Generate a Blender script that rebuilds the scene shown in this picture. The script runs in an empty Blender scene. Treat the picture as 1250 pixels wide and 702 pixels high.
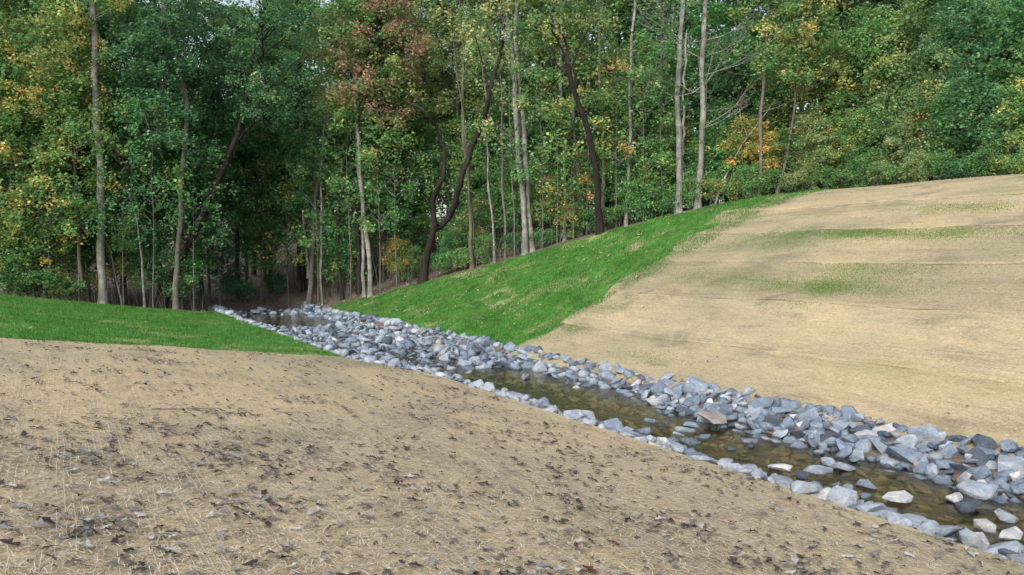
import bpy, bmesh, math, random
import numpy as np
from mathutils import Vector, Matrix

# ------------------------------------------------------------------ camera, sky, sun, exposure
SC = bpy.context.scene
COL = SC.collection
F_PX, CX, CY, HORIZON, CAM_Z = 981.0, 625.0, 351.0, 310.0, 3.2
PITCH = math.atan((CY - HORIZON) / F_PX)
cam_data = bpy.data.cameras.new('camera'); cam_data.sensor_width = 36.0
cam_data.lens = F_PX / 1250.0 * 36.0; cam_data.clip_start = 0.05; cam_data.clip_end = 3000.0
cam = bpy.data.objects.new('camera', cam_data); COL.objects.link(cam)
cam.location = (0, 0, CAM_Z); cam.rotation_euler = (math.pi / 2 - PITCH, 0, 0)
SC.camera = cam

SUN_ELEV, SUN_AZ = math.radians(36), math.radians(205)      # azimuth clockwise from +Y: behind-left of the camera
world = bpy.data.worlds.new('World'); SC.world = world; world.use_nodes = True
wn, wl = world.node_tree.nodes, world.node_tree.links
wn.clear()
w_out = wn.new('ShaderNodeOutputWorld'); w_bg = wn.new('ShaderNodeBackground'); w_sky = wn.new('ShaderNodeTexSky')
w_sky.sky_type = 'NISHITA'; w_sky.sun_disc = False; w_sky.sun_elevation = SUN_ELEV; w_sky.sun_rotation = SUN_AZ
w_sky.air_density = 1.0; w_sky.dust_density = 3.0; w_sky.ozone_density = 1.0
w_hsv = wn.new('ShaderNodeHueSaturation'); w_hsv.inputs['Saturation'].default_value = 0.55   # thin overcast
wl.new(w_sky.outputs[0], w_hsv.inputs['Color']); wl.new(w_hsv.outputs[0], w_bg.inputs['Color'])
w_bg.inputs['Strength'].default_value = 0.15
wl.new(w_bg.outputs[0], w_out.inputs['Surface'])

sun_data = bpy.data.lights.new('sun', 'SUN'); sun_data.energy = 1.5; sun_data.angle = math.radians(28); sun_data.color = (1.0, 0.97, 0.93)
sun = bpy.data.objects.new('sun', sun_data); COL.objects.link(sun)
sd = Vector((math.sin(SUN_AZ) * math.cos(SUN_ELEV), math.cos(SUN_AZ) * math.cos(SUN_ELEV), math.sin(SUN_ELEV)))
sun.rotation_euler = sd.to_track_quat('Z', 'Y').to_euler(); sun.location = sd * 60
vs = SC.view_settings
vs.view_transform = 'Standard'; vs.look = 'None'; vs.gamma = 1.0; vs.use_curve_mapping = False; vs.exposure = 0.78
SC.render.engine = 'CYCLES'
SC.cycles.max_bounces = 7; SC.cycles.diffuse_bounces = 5; SC.cycles.glossy_bounces = 3
SC.cycles.transmission_bounces = 4; SC.cycles.transparent_max_bounces = 8

RNG = np.random.default_rng(7)
random.seed(7)

# ------------------------------------------------------------------ helpers
def mesh_np(name, V, F, smooth=False):
    V = np.asarray(V, np.float32); F = np.asarray(F, np.int32)
    me = bpy.data.meshes.new(name)
    me.vertices.add(len(V)); me.vertices.foreach_set('co', V.ravel())
    m, k = F.shape
    me.loops.add(m * k); me.loops.foreach_set('vertex_index', F.ravel())
    me.polygons.add(m); me.polygons.foreach_set('loop_start', np.arange(0, m * k, k, dtype=np.int32))
    if smooth: me.polygons.foreach_set('use_smooth', np.ones(m, dtype=bool))
    me.update(calc_edges=True); me.validate()
    return me

def link(name, data, mat=None, parent=None, **props):
    o = bpy.data.objects.new(name, data); COL.objects.link(o)
    if mat is not None and data is not None:
        if len(data.materials) == 0: data.materials.append(None)
        o.material_slots[0].link = 'OBJECT'; o.material_slots[0].material = mat
    if parent is not None: o.parent = parent
    for k, v in props.items():
        if v is not None: o[k] = v
    return o

def smooth01(x):
    x = np.clip(x, 0, 1); return x * x * (3 - 2 * x)

_ph = np.random.default_rng(11).uniform(0, 6.28, (8, 3, 2))
def wav(x, y, scale, k=0):
    """smooth pseudo noise about -1..1"""
    x = np.asarray(x) / scale; y = np.asarray(y) / scale
    s = 0
    for i, (a, b) in enumerate(((1, .3), (-.5, 1.1), (.8, -.9), (1.7, .6), (-1.3, 1.5))):
        s = s + np.sin(a * x + b * y + _ph[k % 8, i % 3, 0] * (i + 1)) * np.cos(b * .7 * x - a * .8 * y + _ph[k % 8, i % 3, 1] * (i + 2)) 
    return s / 2.6

TX, TY, UX, UY = 0.872, 0.489, -0.489, 0.872        # across (t, to the far bank) and along (u, to the wood) the stream
def xy2tu(x, y): return x * TX + y * TY, x * UX + y * UY
def tu2xy(t, u): return t * TX + u * UX, t * TY + u * UY

def left_edge(u): return 7.8 - 1.0 * smooth01((np.asarray(u, float) - 17) / 6)
def edge_u(t): return np.interp(t, [-200, 4, 6.5, 8, 11.5, 12.2, 25, 26], [38, 40.5, 41, 45.5, 45.5, 41.5, 23, 22])

def forest_m(t, u):
    """signed metres past the edge of the wood (about)"""
    a = (np.asarray(u) - edge_u(t)) * np.where((np.asarray(t) > 12.2), 0.6, 1.0)
    b = np.asarray(t) - 27.3
    return np.maximum(a, b)

def height_tu(t, u):
    t = np.asarray(t, float); u = np.asarray(u, float)
    tl = t - (left_edge(u) - 7.8)                      # left bank profile follows its own edge
    zl = np.interp(tl, [-400, -20, -10, -4, -2, 0, 2, 5, 7, 7.8, 8.05, 8.4, 8.8, 9.3], [7, 3.0, 2.3, 1.80, 1.58, 1.30, 1.02, .62, .39, .29, .19, .06, -.1, -.25])
    riff = smooth01((u - 18.5) / 2) * (1 - smooth01((u - 34) / 2))
    bed = -.25 + .24 * riff + .20 * smooth01((u - 42) / 3)
    zr = np.interp(t, [10.4, 11.1, 11.75, 12.05, 12.6, 14, 22, 24.2, 26, 30, 60, 500], [-.25, -.13, .06, .24, .48, 1.02, 4.55, 5.32, 5.66, 5.78, 7, 12])
    zr2 = np.interp(t, [10.15, 10.6, 11.1, 11.6, 12.05, 12.6, 14], [-.25, -.12, .04, .16, .27, .48, 1.02])     # broader rock toe along the near reach
    k2 = (1 - smooth01((u - 12.5) / 2.5)) * (t < 14)
    zr = zr * (1 - k2) + zr2 * k2
    zc = np.where(t < 9.7, np.maximum(zl, bed), np.maximum(zr, bed))
    slope = smooth01((t - 12.3) / 2) 
    zc = zc + slope * (.035 * wav(t * 2.2, u * .35, 1.0, 1) + .05 * wav(t, u, 3.1, 2)) 
    zc = zc + (1 - smooth01((t - 6) / 1.5)) * (.03 * wav(t, u, 1.7, 3) + .05 * wav(t, u, 5, 4))
    fm = forest_m(t, u)
    past = np.maximum(fm, 0)
    zf = np.where(t < 9.8, np.maximum(np.interp(t, [-400, -20, -4, 3, 7, 9.8], [6, 2.3, 1.3, .35, .05, .05]), 0.05),
                  np.interp(t, [9.8, 12, 14, 25, 30, 60, 500], [.05, .3, .8, 5.0, 5.5, 7, 12]))
    zf = zf + .075 * np.minimum(past, 60) * (1 - .5 * smooth01((t - 15) / 12)) + .10 * wav(t, u, 2.6, 5) + .22 * wav(t, u, 8, 6) - .1
    m = smooth01(fm / 4.5)
    return zc * (1 - m) + zf * m

def H(x, y):
    t, u = xy2tu(np.asarray(x, float), np.asarray(y, float)); return height_tu(t, u)

SP, CP = math.sin(PITCH), math.cos(PITCH)
def ray(px, py):
    a, b = (px - CX) / F_PX, -(py - CY) / F_PX
    return np.array([a, b * SP + CP, b * CP - SP])
def at_depth(px, py, Y):
    d = ray(px, py); return d / d[1] * Y + np.array([0, 0, CAM_Z])
def at_z(px, py, z=0.0):
    d = ray(px, py); s = (z - CAM_Z) / d[2]; return np.array([0, 0, CAM_Z]) + d * s
def ground_hit(px, py, smax=90):
    d = ray(px, py); s = np.arange(2, smax, .05); P = d[None] * s[:, None]; P[:, 2] += CAM_Z
    k = np.nonzero(P[:, 2] < H(P[:, 0], P[:, 1]))[0]
    return P[k[0]] if len(k) else None
def project(P):
    P = np.atleast_2d(P); Q = P - np.array([0, 0, CAM_Z])
    f = Q[:, 1] * CP - Q[:, 2] * SP; up = Q[:, 1] * SP + Q[:, 2] * CP
    f = np.where(f < .05, np.nan, f)
    return CX + F_PX * Q[:, 0] / f, CY - F_PX * up / f, f
def edge_depth(px, off=0.0):
    """forward distance at which the column px passes the wood's edge, plus off metres"""
    dx = (px - CX) / F_PX
    Y = np.arange(14, 90, .1); t, u = xy2tu(dx * Y, Y)
    k = np.nonzero(forest_m(t, u) > 0)[0]
    return (Y[k[0]] if len(k) else 60.0) + off

# ------------------------------------------------------------------ materials
def new_mat(name):
    m = bpy.data.materials.new(name); m.use_nodes = True
    nt = m.node_tree; nt.nodes.clear()
    return m, nt.nodes, nt.links
def N(nodes, kind, **kw):
    n = nodes.new(kind)
    for k, v in kw.items():
        if k in n.inputs.keys(): n.inputs[k].default_value = v
        else: setattr(n, k, v)
    return n
def ramp(nodes, stops, interp='LINEAR'):
    r = nodes.new('ShaderNodeValToRGB'); r.color_ramp.interpolation = interp
    e = r.color_ramp.elements
    while len(e) < len(stops): e.new(0.5)
    for i, (p, c) in enumerate(stops):
        e[i].position = p; e[i].color = (c[0], c[1], c[2], 1)
    return r
def mixc(nodes, links, fac, a, b, blend='MIX'):
    m = nodes.new('ShaderNodeMix'); m.data_type = 'RGBA'; m.blend_type = blend
    for sock, v in ((m.inputs[0], fac), (m.inputs[6], a), (m.inputs[7], b)):
        if isinstance(v, (int, float)): sock.default_value = v
        elif isinstance(v, tuple): sock.default_value = (*v, 1)
        else: links.new(v, sock)
    return m.outputs[2]
def mth(nodes, links, op, a, b=0.0, c=0.0, clamp=False):
    m = nodes.new('ShaderNodeMath'); m.operation = op; m.use_clamp = clamp
    for sock, v in zip(m.inputs, (a, b, c)):
        if isinstance(v, (int, float)): sock.default_value = v
        else: links.new(v, sock)
    return m.outputs[0]
def noise(nodes, links, vec, scale, detail=4, rough=.55, dist=0.0):
    n = nodes.new('ShaderNodeTexNoise'); n.inputs['Scale'].default_value = scale; n.inputs['Detail'].default_value = detail
    n.inputs['Roughness'].default_value = rough; n.inputs['Distortion'].default_value = dist
    if vec is not None: links.new(vec, n.inputs['Vector'])
    return n.outputs['Fac']
def worldpos(nodes): return nodes.new('ShaderNodeNewGeometry').outputs['Position']
def stream_coords(nodes, links, sx=1, sy=1, sz=1):
    """world position turned into the stream's frame (X across, Y along)"""
    mp = nodes.new('ShaderNodeMapping'); mp.vector_type = 'POINT'
    links.new(worldpos(nodes), mp.inputs['Vector'])
    mp.inputs['Rotation'].default_value = (0, 0, -math.atan2(TY, TX))
    m2 = nodes.new('ShaderNodeMapping'); m2.inputs['Scale'].default_value = (sx, sy, sz)
    links.new(mp.outputs[0], m2.inputs['Vector']); return m2.outputs[0]
def finish(nodes, links, color, rough=.9, bump=None, strength=.3, dist=.02, spec=.2):
    b = nodes.new('ShaderNodeBsdfPrincipled'); o = nodes.new('ShaderNodeOutputMaterial')
    if isinstance(color, tuple): b.inputs['Base Color'].default_value = (*color, 1)
    else: links.new(color, b.inputs['Base Color'])
    if isinstance(rough, (int, float)): b.inputs['Roughness'].default_value = rough
    else: links.new(rough, b.inputs['Roughness'])
    b.inputs['Specular IOR Level'].default_value = spec
    if bump is not None:
        bp = nodes.new('ShaderNodeBump'); bp.inputs['Strength'].default_value = strength; bp.inputs['Distance'].default_value = dist
        links.new(bump, bp.inputs['Height']); links.new(bp.outputs[0], b.inputs['Normal'])
    links.new(b.outputs[0], o.inputs['Surface'])
    return b

def mat_forest_floor():
    m, n, l = new_mat('leaf_litter_soil'); p = worldpos(n)
    v = n.new('ShaderNodeTexVoronoi'); v.inputs['Scale'].default_value = 9; l.new(p, v.inputs['Vector'])
    big = noise(n, l, p, .35, 3)
    base = ramp(n, [(0, (.05, .038, .03)), (.35, (.12, .09, .072)), (.7, (.21, .165, .135)), (1, (.33, .27, .235))])
    l.new(mth(n, l, 'MULTIPLY_ADD', noise(n, l, p, 22, 5, .7), .7, mth(n, l, 'MULTIPLY', v.outputs['Color'], .3)), base.inputs['Fac'])
    c = mixc(n, l, mth(n, l, 'MULTIPLY', big, .5), base.outputs[0], (.07, .055, .045))
    finish(n, l, c, .95, v.outputs['Distance'], .6, .05); return m

def mat_straw(name, tint=(1, 1, 1), pale=0.0):
    m, n, l = new_mat(name); p = worldpos(n)
    fib = noise(n, l, stream_coords(n, l, 34, 12, 34), 1.0, 7, .78, .8)
    fib2 = noise(n, l, stream_coords(n, l, 14, 30, 24), 1.0, 6, .75, 1.2)
    f = mth(n, l, 'MULTIPLY_ADD', fib, .55, mth(n, l, 'MULTIPLY', fib2, .45))
    base = ramp(n, [(.30, (.12, .09, .055)), (.45, (.31, .25, .158)), (.56, (.44, .365, .245)), (.7, (.66, .58, .44))])
    l.new(f, base.inputs['Fac'])
    mid = noise(n, l, stream_coords(n, l, 1.1, .28, 1), 1.0, 4, .6, .4)
    big = noise(n, l, p, .22, 3)
    str_ = noise(n, l, stream_coords(n, l, 9, .8, 9), 1.0, 5, .7, .3)
    sh = ramp(n, [(.3, (.62, .62, .66)), (.5, (1, 1, 1)), (.7, (1.18, 1.15, 1.12))]); l.new(mth(n, l, 'MULTIPLY_ADD', mid, .5, mth(n, l, 'MULTIPLY', str_, .5)), sh.inputs['Fac'])
    c = mixc(n, l, 1.0, base.outputs[0], sh.outputs[0], 'MULTIPLY')
    sh2 = ramp(n, [(.32, (.78, .83, .84)), (.5, (1, 1, 1)), (.64, (1.12, 1.08, 1.05))]); l.new(big, sh2.inputs['Fac'])
    c = mixc(n, l, 1.0, c, sh2.outputs[0], 'MULTIPLY')
    # sparse seedlings colour the weave faintly green in drifts
    dr = mth(n, l, 'SUBTRACT', noise(n, l, stream_coords(n, l, .55, .12, 1), 1.0, 4, .6), .56, clamp=True)
    gf = mth(n, l, 'MULTIPLY', mth(n, l, 'MULTIPLY', dr, 5.0 if pale else .5), noise(n, l, p, 9, 4), clamp=True)
    c = mixc(n, l, gf, c, (.20, .23, .085))
    stain = ramp(n, [(.52, (0, 0, 0)), (.68, (.75, .75, .75))]); l.new(noise(n, l, stream_coords(n, l, .8, .45, 1), 1.0, 5, .65, 1.0), stain.inputs['Fac'])
    c = mixc(n, l, stain.outputs[0], c, mixc(n, l, 1.0, c, (.58, .61, .66), 'MULTIPLY'))
    oi = n.new('ShaderNodeObjectInfo'); tv = n.new('ShaderNodeHueSaturation'); l.new(c, tv.inputs['Color']); l.new(mth(n, l, 'MULTIPLY_ADD', oi.outputs['Random'], .26 if pale else .02, .87 if pale else .99), tv.inputs['Value']); c = tv.outputs[0]
    c = mixc(n, l, 1.0, c, tint, 'MULTIPLY')
    finish(n, l, c, .95, f, .55, .012, .1); return m

def mat_lawn():
    m, n, l = new_mat('lawn_soil'); p = worldpos(n)
    base = ramp(n, [(.3, (.04, .12, .02)), (.5, (.07, .19, .034)), (.72, (.14, .25, .065))])
    l.new(noise(n, l, p, 3.5, 6, .7), base.inputs['Fac'])
    patch = ramp(n, [(.53, (0, 0, 0)), (.66, (.85, .85, .85))]); l.new(noise(n, l, p, .55, 4, .65, .5), patch.inputs['Fac'])
    c = mixc(n, l, patch.outputs[0], base.outputs[0], (.36, .32, .18))
    finish(n, l, c, .95, noise(n, l, p, 30, 4), .6, .03, .1); return m

def leaf_bsdf(n, l, color, trans=.48, rough=.55):
    d = n.new('ShaderNodeBsdfPrincipled'); d.inputs['Roughness'].default_value = rough; d.inputs['Specular IOR Level'].default_value = .25
    t = n.new('ShaderNodeBsdfTranslucent'); mx = n.new('ShaderNodeMixShader'); mx.inputs[0].default_value = trans
    l.new(color, d.inputs['Base Color']); l.new(color, t.inputs['Color'])
    l.new(d.outputs[0], mx.inputs[1]); l.new(t.outputs[0], mx.inputs[2])
    o = n.new('ShaderNodeOutputMaterial'); l.new(mx.outputs[0], o.inputs['Surface'])

def leaf_jitter(n, l, g):
    r = ramp(n, [(0, (.72, .74, .72)), (.5, (1, 1, 1)), (1, (1.32, 1.28, 1.25))]); l.new(g.outputs['Random Per Island'], r.inputs['Fac']); return r.outputs[0]

def mat_leaf(name, stops, clump=None, clump_amt=.5):
    """per-leaf colour from the island's random number; drifts of a second colour through the crown"""
    m, n, l = new_mat(name)
    g = n.new('ShaderNodeNewGeometry')
    r = ramp(n, stops); tn = n.new('ShaderNodeAttribute'); tn.attribute_name = 'tone'; l.new(tn.outputs['Fac'], r.inputs['Fac'])
    c = mixc(n, l, 1.0, r.outputs[0], leaf_jitter(n, l, g), 'MULTIPLY')
    oi = n.new('ShaderNodeObjectInfo')
    if clump:
        ad = n.new('ShaderNodeVectorMath'); ad.operation = 'ADD'; l.new(g.outputs['Position'], ad.inputs[0]); l.new(oi.outputs['Random'], ad.inputs[1])
        nz = noise(n, l, ad.outputs[0], .55, 3, .6)
        f = mth(n, l, 'MULTIPLY', mth(n, l, 'SUBTRACT', nz, .47, clamp=True), 5.0 * clump_amt, clamp=True)
        f = mth(n, l, 'MULTIPLY', f, mth(n, l, 'GREATER_THAN', mth(n, l, 'FRACT', mth(n, l, 'MULTIPLY', g.outputs['Random Per Island'], 17.3)), .35))
        c = mixc(n, l, f, c, clump)
    c = mixc(n, l, 1.0, c, (3.5, 3.2, 3.4), 'MULTIPLY')
    hs = n.new('ShaderNodeHueSaturation'); hs.inputs['Saturation'].default_value = .95; l.new(c, hs.inputs['Color'])
    l.new(mth(n, l, 'MULTIPLY_ADD', oi.outputs['Random'], .03, .485), hs.inputs['Hue'])
    l.new(mth(n, l, 'MULTIPLY_ADD', mth(n, l, 'FRACT', mth(n, l, 'MULTIPLY', oi.outputs['Random'], 7.7)), .3, .9), hs.inputs['Value'])
    leaf_bsdf(n, l, hs.outputs[0]); return m

def mat_bark(name, dark, light, lichen=.0, scale=7):
    m, n, l = new_mat(name)
    tc = n.new('ShaderNodeTexCoord'); mp = n.new('ShaderNodeMapping'); mp.inputs['Scale'].default_value = (1, 1, .16)
    l.new(tc.outputs['Object'], mp.inputs['Vector'])
    nz = noise(n, l, mp.outputs[0], scale, 6, .7, .6)
    r = ramp(n, [(.3, dark), (.62, light)]); l.new(nz, r.inputs['Fac'])
    blot = ramp(n, [(.45, (0, 0, 0)), (.62, (1, 1, 1))]); l.new(noise(n, l, tc.outputs['Object'], 2.2, 4, .65), blot.inputs['Fac'])
    c = mixc(n, l, mth(n, l, 'MULTIPLY', blot.outputs[0], lichen), r.outputs[0], tuple(min(1, v * 1.35 + .03) for v in light))
    knots = ramp(n, [(.66, (0, 0, 0)), (.72, (1, 1, 1))]); l.new(noise(n, l, tc.outputs['Object'], 3.1, 3, .5), knots.inputs['Fac'])
    c = mixc(n, l, mth(n, l, 'MULTIPLY', knots.outputs[0], .7), c, tuple(v * .6 for v in dark))
    finish(n, l, c, .9, nz, .6, .04, .15); return m

def mat_rock(name, source):
    m, n, l = new_mat(name); p = worldpos(n)
    if source == 'object': base = n.new('ShaderNodeObjectInfo').outputs['Color']
    else:
        a = n.new('ShaderNodeAttribute'); a.attribute_name = 'stone_colour'; base = a.outputs['Color']
    tc = n.new('ShaderNodeTexCoord')
    n1 = noise(n, l, p, 5, 6, .7, .4); n2 = noise(n, l, p, 38, 5, .75)
    sh = ramp(n, [(.32, (.45, .46, .5)), (.48, (.95, .95, .96)), (.66, (1.65, 1.6, 1.5))]); l.new(mth(n, l, 'MULTIPLY_ADD', n1, .6, mth(n, l, 'MULTIPLY', n2, .4)), sh.inputs['Fac'])
    c = mixc(n, l, 1.0, base, sh.outputs[0], 'MULTIPLY')
    vein = ramp(n, [(.485, (0, 0, 0)), (.5, (1, 1, 1)), (.515, (0, 0, 0))]); l.new(noise(n, l, p, 2.4, 5, .6, 1.5), vein.inputs['Fac'])
    c = mixc(n, l, mth(n, l, 'MULTIPLY', vein.outputs[0], .10), c, (.62, .62, .62))
    # wet band and silt at and below the water line (z = 0)
    sx = n.new('ShaderNodeSeparateXYZ'); l.new(p, sx.inputs[0])
    zj = mth(n, l, 'MULTIPLY_ADD', noise(n, l, p, 6, 3), .08, sx.outputs['Z'])
    wet = n.new('ShaderNodeMapRange'); wet.inputs['From Min'].default_value = .10; wet.inputs['From Max'].default_value = .05; l.new(zj, wet.inputs['Value'])
    c = mixc(n, l, mth(n, l, 'MULTIPLY', wet.outputs[0], .55), c, mixc(n, l, 1.0, c, (.42, .42, .42), 'MULTIPLY'))
    silt = n.new('ShaderNodeMapRange'); silt.inputs['From Min'].default_value = .03; silt.inputs['From Max'].default_value = -.06; l.new(zj, silt.inputs['Value'])
    c = mixc(n, l, mth(n, l, 'MULTIPLY', silt.outputs[0], .84), c, (.55, .45, .23))
    rough = mth(n, l, 'MULTIPLY_ADD', wet.outputs[0], -.45, .85)
    b = finish(n, l, c, rough, None, spec=.3)
    bv = n.new('ShaderNodeBevel'); bv.samples = 4; bv.inputs['Radius'].default_value = .01
    bp = n.new('ShaderNodeBump'); bp.inputs['Strength'].default_value = .8; bp.inputs['Distance'].default_value = .035
    l.new(mth(n, l, 'MULTIPLY_ADD', n1, .8, n2), bp.inputs['Height']); l.new(bv.outputs[0], bp.inputs['Normal']); l.new(bp.outputs[0], b.inputs['Normal'])
    return m

def mat_water():
    m, n, l = new_mat('stream_water')
    p = stream_coords(n, l, 3.2, 1.5, 1)
    h = mth(n, l, 'MULTIPLY_ADD', noise(n, l, p, 1.6, 4, .55, .8), 1.0, mth(n, l, 'MULTIPLY', noise(n, l, p, 6.5, 3, .5, .5), .25))
    bp = n.new('ShaderNodeBump'); bp.inputs['Strength'].default_value = .22; bp.inputs['Distance'].default_value = .06; l.new(h, bp.inputs['Height'])
    g = n.new('ShaderNodeBsdfGlossy'); g.inputs['Roughness'].default_value = .04; l.new(bp.outputs[0], g.inputs['Normal'])
    t = n.new('ShaderNodeBsdfTransparent'); t.inputs['Color'].default_value = (.93, .90, .72, 1)
    fr = n.new('ShaderNodeFresnel'); fr.inputs['IOR'].default_value = 1.33; l.new(bp.outputs[0], fr.inputs['Normal'])
    mx = n.new('ShaderNodeMixShader'); l.new(fr.outputs[0], mx.inputs[0]); l.new(t.outputs[0], mx.inputs[1]); l.new(g.outputs[0], mx.inputs[2])
    o = n.new('ShaderNodeOutputMaterial'); l.new(mx.outputs[0], o.inputs['Surface']); return m

def mat_island(name, stops, rough=.8, trans=0.0, obj_random=False):
    m, n, l = new_mat(name); g = n.new('ShaderNodeNewGeometry')
    r = ramp(n, stops); f = g.outputs['Random Per Island']
    if obj_random:
        f = mth(n, l, 'FRACT', mth(n, l, 'ADD', f, n.new('ShaderNodeObjectInfo').outputs['Random']))
    l.new(f, r.inputs['Fac'])
    c = mixc(n, l, .35, r.outputs[0], mixc(n, l, 1.0, r.outputs[0], ramp_noise(n, l), 'MULTIPLY'))
    if trans: leaf_bsdf(n, l, c, trans, rough)
    else: finish(n, l, c, rough, spec=.2)
    return m
def ramp_noise(n, l):
    r = ramp(n, [(.3, (.4, .4, .4)), (.7, (1.4, 1.4, 1.4))]); l.new(noise(n, l, worldpos(n), 40, 3), r.inputs['Fac']); return r.outputs[0]

def mat_colour_object(name, rough=.8):
    m, n, l = new_mat(name); c = n.new('ShaderNodeObjectInfo').outputs['Color']
    c = mixc(n, l, .5, c, mixc(n, l, 1.0, c, ramp_noise(n, l), 'MULTIPLY')); finish(n, l, c, rough, spec=.25); return m

M_FLOOR = mat_forest_floor()
M_STRAW_NEAR = mat_straw('straw_weave_weathered', (1.09, 1.09, 1.08)); M_STRAW_FAR = mat_straw('straw_weave', (.86, .885, .87), 1.0)
M_LAWN = mat_lawn()
def mat_grass():
    m, n, l = new_mat('grass_blades'); g = n.new('ShaderNodeNewGeometry'); p = g.outputs['Position']
    r = ramp(n, [(0, (.042, .15, .024)), (.45, (.066, .23, .036)), (.85, (.10, .28, .052)), (1, (.17, .29, .09))]); l.new(g.outputs['Random Per Island'], r.inputs['Fac'])
    a = ramp(n, [(.50, (0, 0, 0)), (.74, (.6, .6, .6))]); l.new(noise(n, l, p, .7, 4, .65, .6), a.inputs['Fac'])
    c = mixc(n, l, a.outputs[0], r.outputs[0], (.23, .29, .10))
    d = ramp(n, [(.36, (.42, .56, .42)), (.6, (1.12, 1.1, 1.12))]); l.new(noise(n, l, p, 2.6, 4, .65), d.inputs['Fac'])
    leaf_bsdf(n, l, mixc(n, l, 1.0, c, d.outputs[0], 'MULTIPLY'), .3, .6); return m
M_GRASS = mat_grass()
M_SPROUT = mat_island('seedling_blades', [(0, (.07, .19, .035)), (.6, (.12, .24, .055)), (1, (.24, .30, .11))], .6, .3)
M_STRAND = mat_island('straw_strands', [(0, (.13, .10, .062)), (.35, (.34, .28, .185)), (.7, (.50, .43, .305)), (1, (.70, .64, .52))], .8)
M_THREAD = mat_island('net_threads', [(0, (.44, .40, .32)), (1, (.60, .57, .49))], .6)
M_ROCK, M_ROCK_FILL = mat_rock('quarry_stone', 'object'), mat_rock('quarry_stone_fill', 'attribute')
M_WATER = mat_water()
M_FALLEN = mat_island('fallen_leaf_mix', [(0, (.04, .027, .026)), (.35, (.08, .064, .062)), (.6, (.14, .125, .125)), (.85, (.23, .22, .215)), (.94, (.11, .05, .03)), (1, (.33, .31, .29))], .7)
M_TURFLEAF = mat_island('turf_leaf_mix', [(0, (.07, .045, .035)), (.35, (.14, .10, .075)), (.7, (.26, .20, .14)), (.88, (.36, .30, .22)), (1, (.42, .33, .09))], .7)
M_FALLEN_ONE = mat_colour_object('fallen_leaf', .6)
M_LITTER = mat_island('woodland_litter', [(0, (.07, .048, .036)), (.4, (.17, .12, .09)), (.75, (.28, .21, .165)), (.93, (.40, .33, .27)), (1, (.40, .28, .10))], .8)
M_TWIG = mat_bark('dead_twig', (.10, .075, .055), (.24, .19, .15))

G = {
 'green': mat_leaf('leaf_green', [(0, (.020, .060, .022)), (.5, (.036, .095, .030)), (.82, (.06, .125, .038)), (.93, (.12, .15, .045)), (1, (.20, .17, .05))], (.11, .14, .035), .25),
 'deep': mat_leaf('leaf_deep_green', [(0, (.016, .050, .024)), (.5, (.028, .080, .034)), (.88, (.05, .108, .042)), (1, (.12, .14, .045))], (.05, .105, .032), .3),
 'yellowgreen': mat_leaf('leaf_yellow_green', [(0, (.025, .075, .024)), (.5, (.045, .108, .032)), (.7, (.085, .135, .036)), (.82, (.17, .16, .045)), (1, (.25, .19, .05))], (.17, .155, .045), .38),
 'gold': mat_leaf('leaf_gold', [(0, (.05, .085, .026)), (.4, (.11, .12, .034)), (.7, (.21, .165, .042)), (1, (.26, .155, .045))], (.06, .105, .032), .4),
 'amber': mat_leaf('leaf_green_and_amber', [(0, (.024, .068, .024)), (.55, (.042, .098, .032)), (.72, (.085, .115, .036)), (.85, (.19, .15, .048)), (1, (.23, .125, .05))], (.16, .125, .042), .35),
 'red': mat_leaf('leaf_russet', [(0, (.045, .085, .036)), (.34, (.07, .08, .04)), (.46, (.125, .07, .05)), (.66, (.14, .08, .055)), (.8, (.09, .10, .045)), (1, (.05, .095, .04))], (.06, .09, .035), .3),
 'olive': mat_leaf('leaf_olive', [(0, (.045, .085, .036)), (.5, (.078, .125, .050)), (.8, (.115, .15, .062)), (.92, (.18, .17, .068)), (1, (.23, .175, .065))], (.12, .14, .05), .35),
}
GNAME = {'green': 'mid green', 'deep': 'deep bluish green', 'yellowgreen': 'yellow-green', 'gold': 'golden yellow', 'amber': 'green and amber', 'red': 'russet red', 'olive': 'pale olive'}
B = {
 'pale': mat_bark('bark_pale_grey', (.05, .048, .043), (.20, .195, .175), .85),
 'grey': mat_bark('bark_grey', (.055, .05, .044), (.15, .14, .125), .4),
 'brown': mat_bark('bark_brown', (.032, .026, .022), (.085, .07, .058), .1),
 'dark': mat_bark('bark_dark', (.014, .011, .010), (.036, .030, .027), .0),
 'olive': mat_bark('bark_mossy', (.05, .047, .032), (.125, .12, .085), .3),
}

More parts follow.
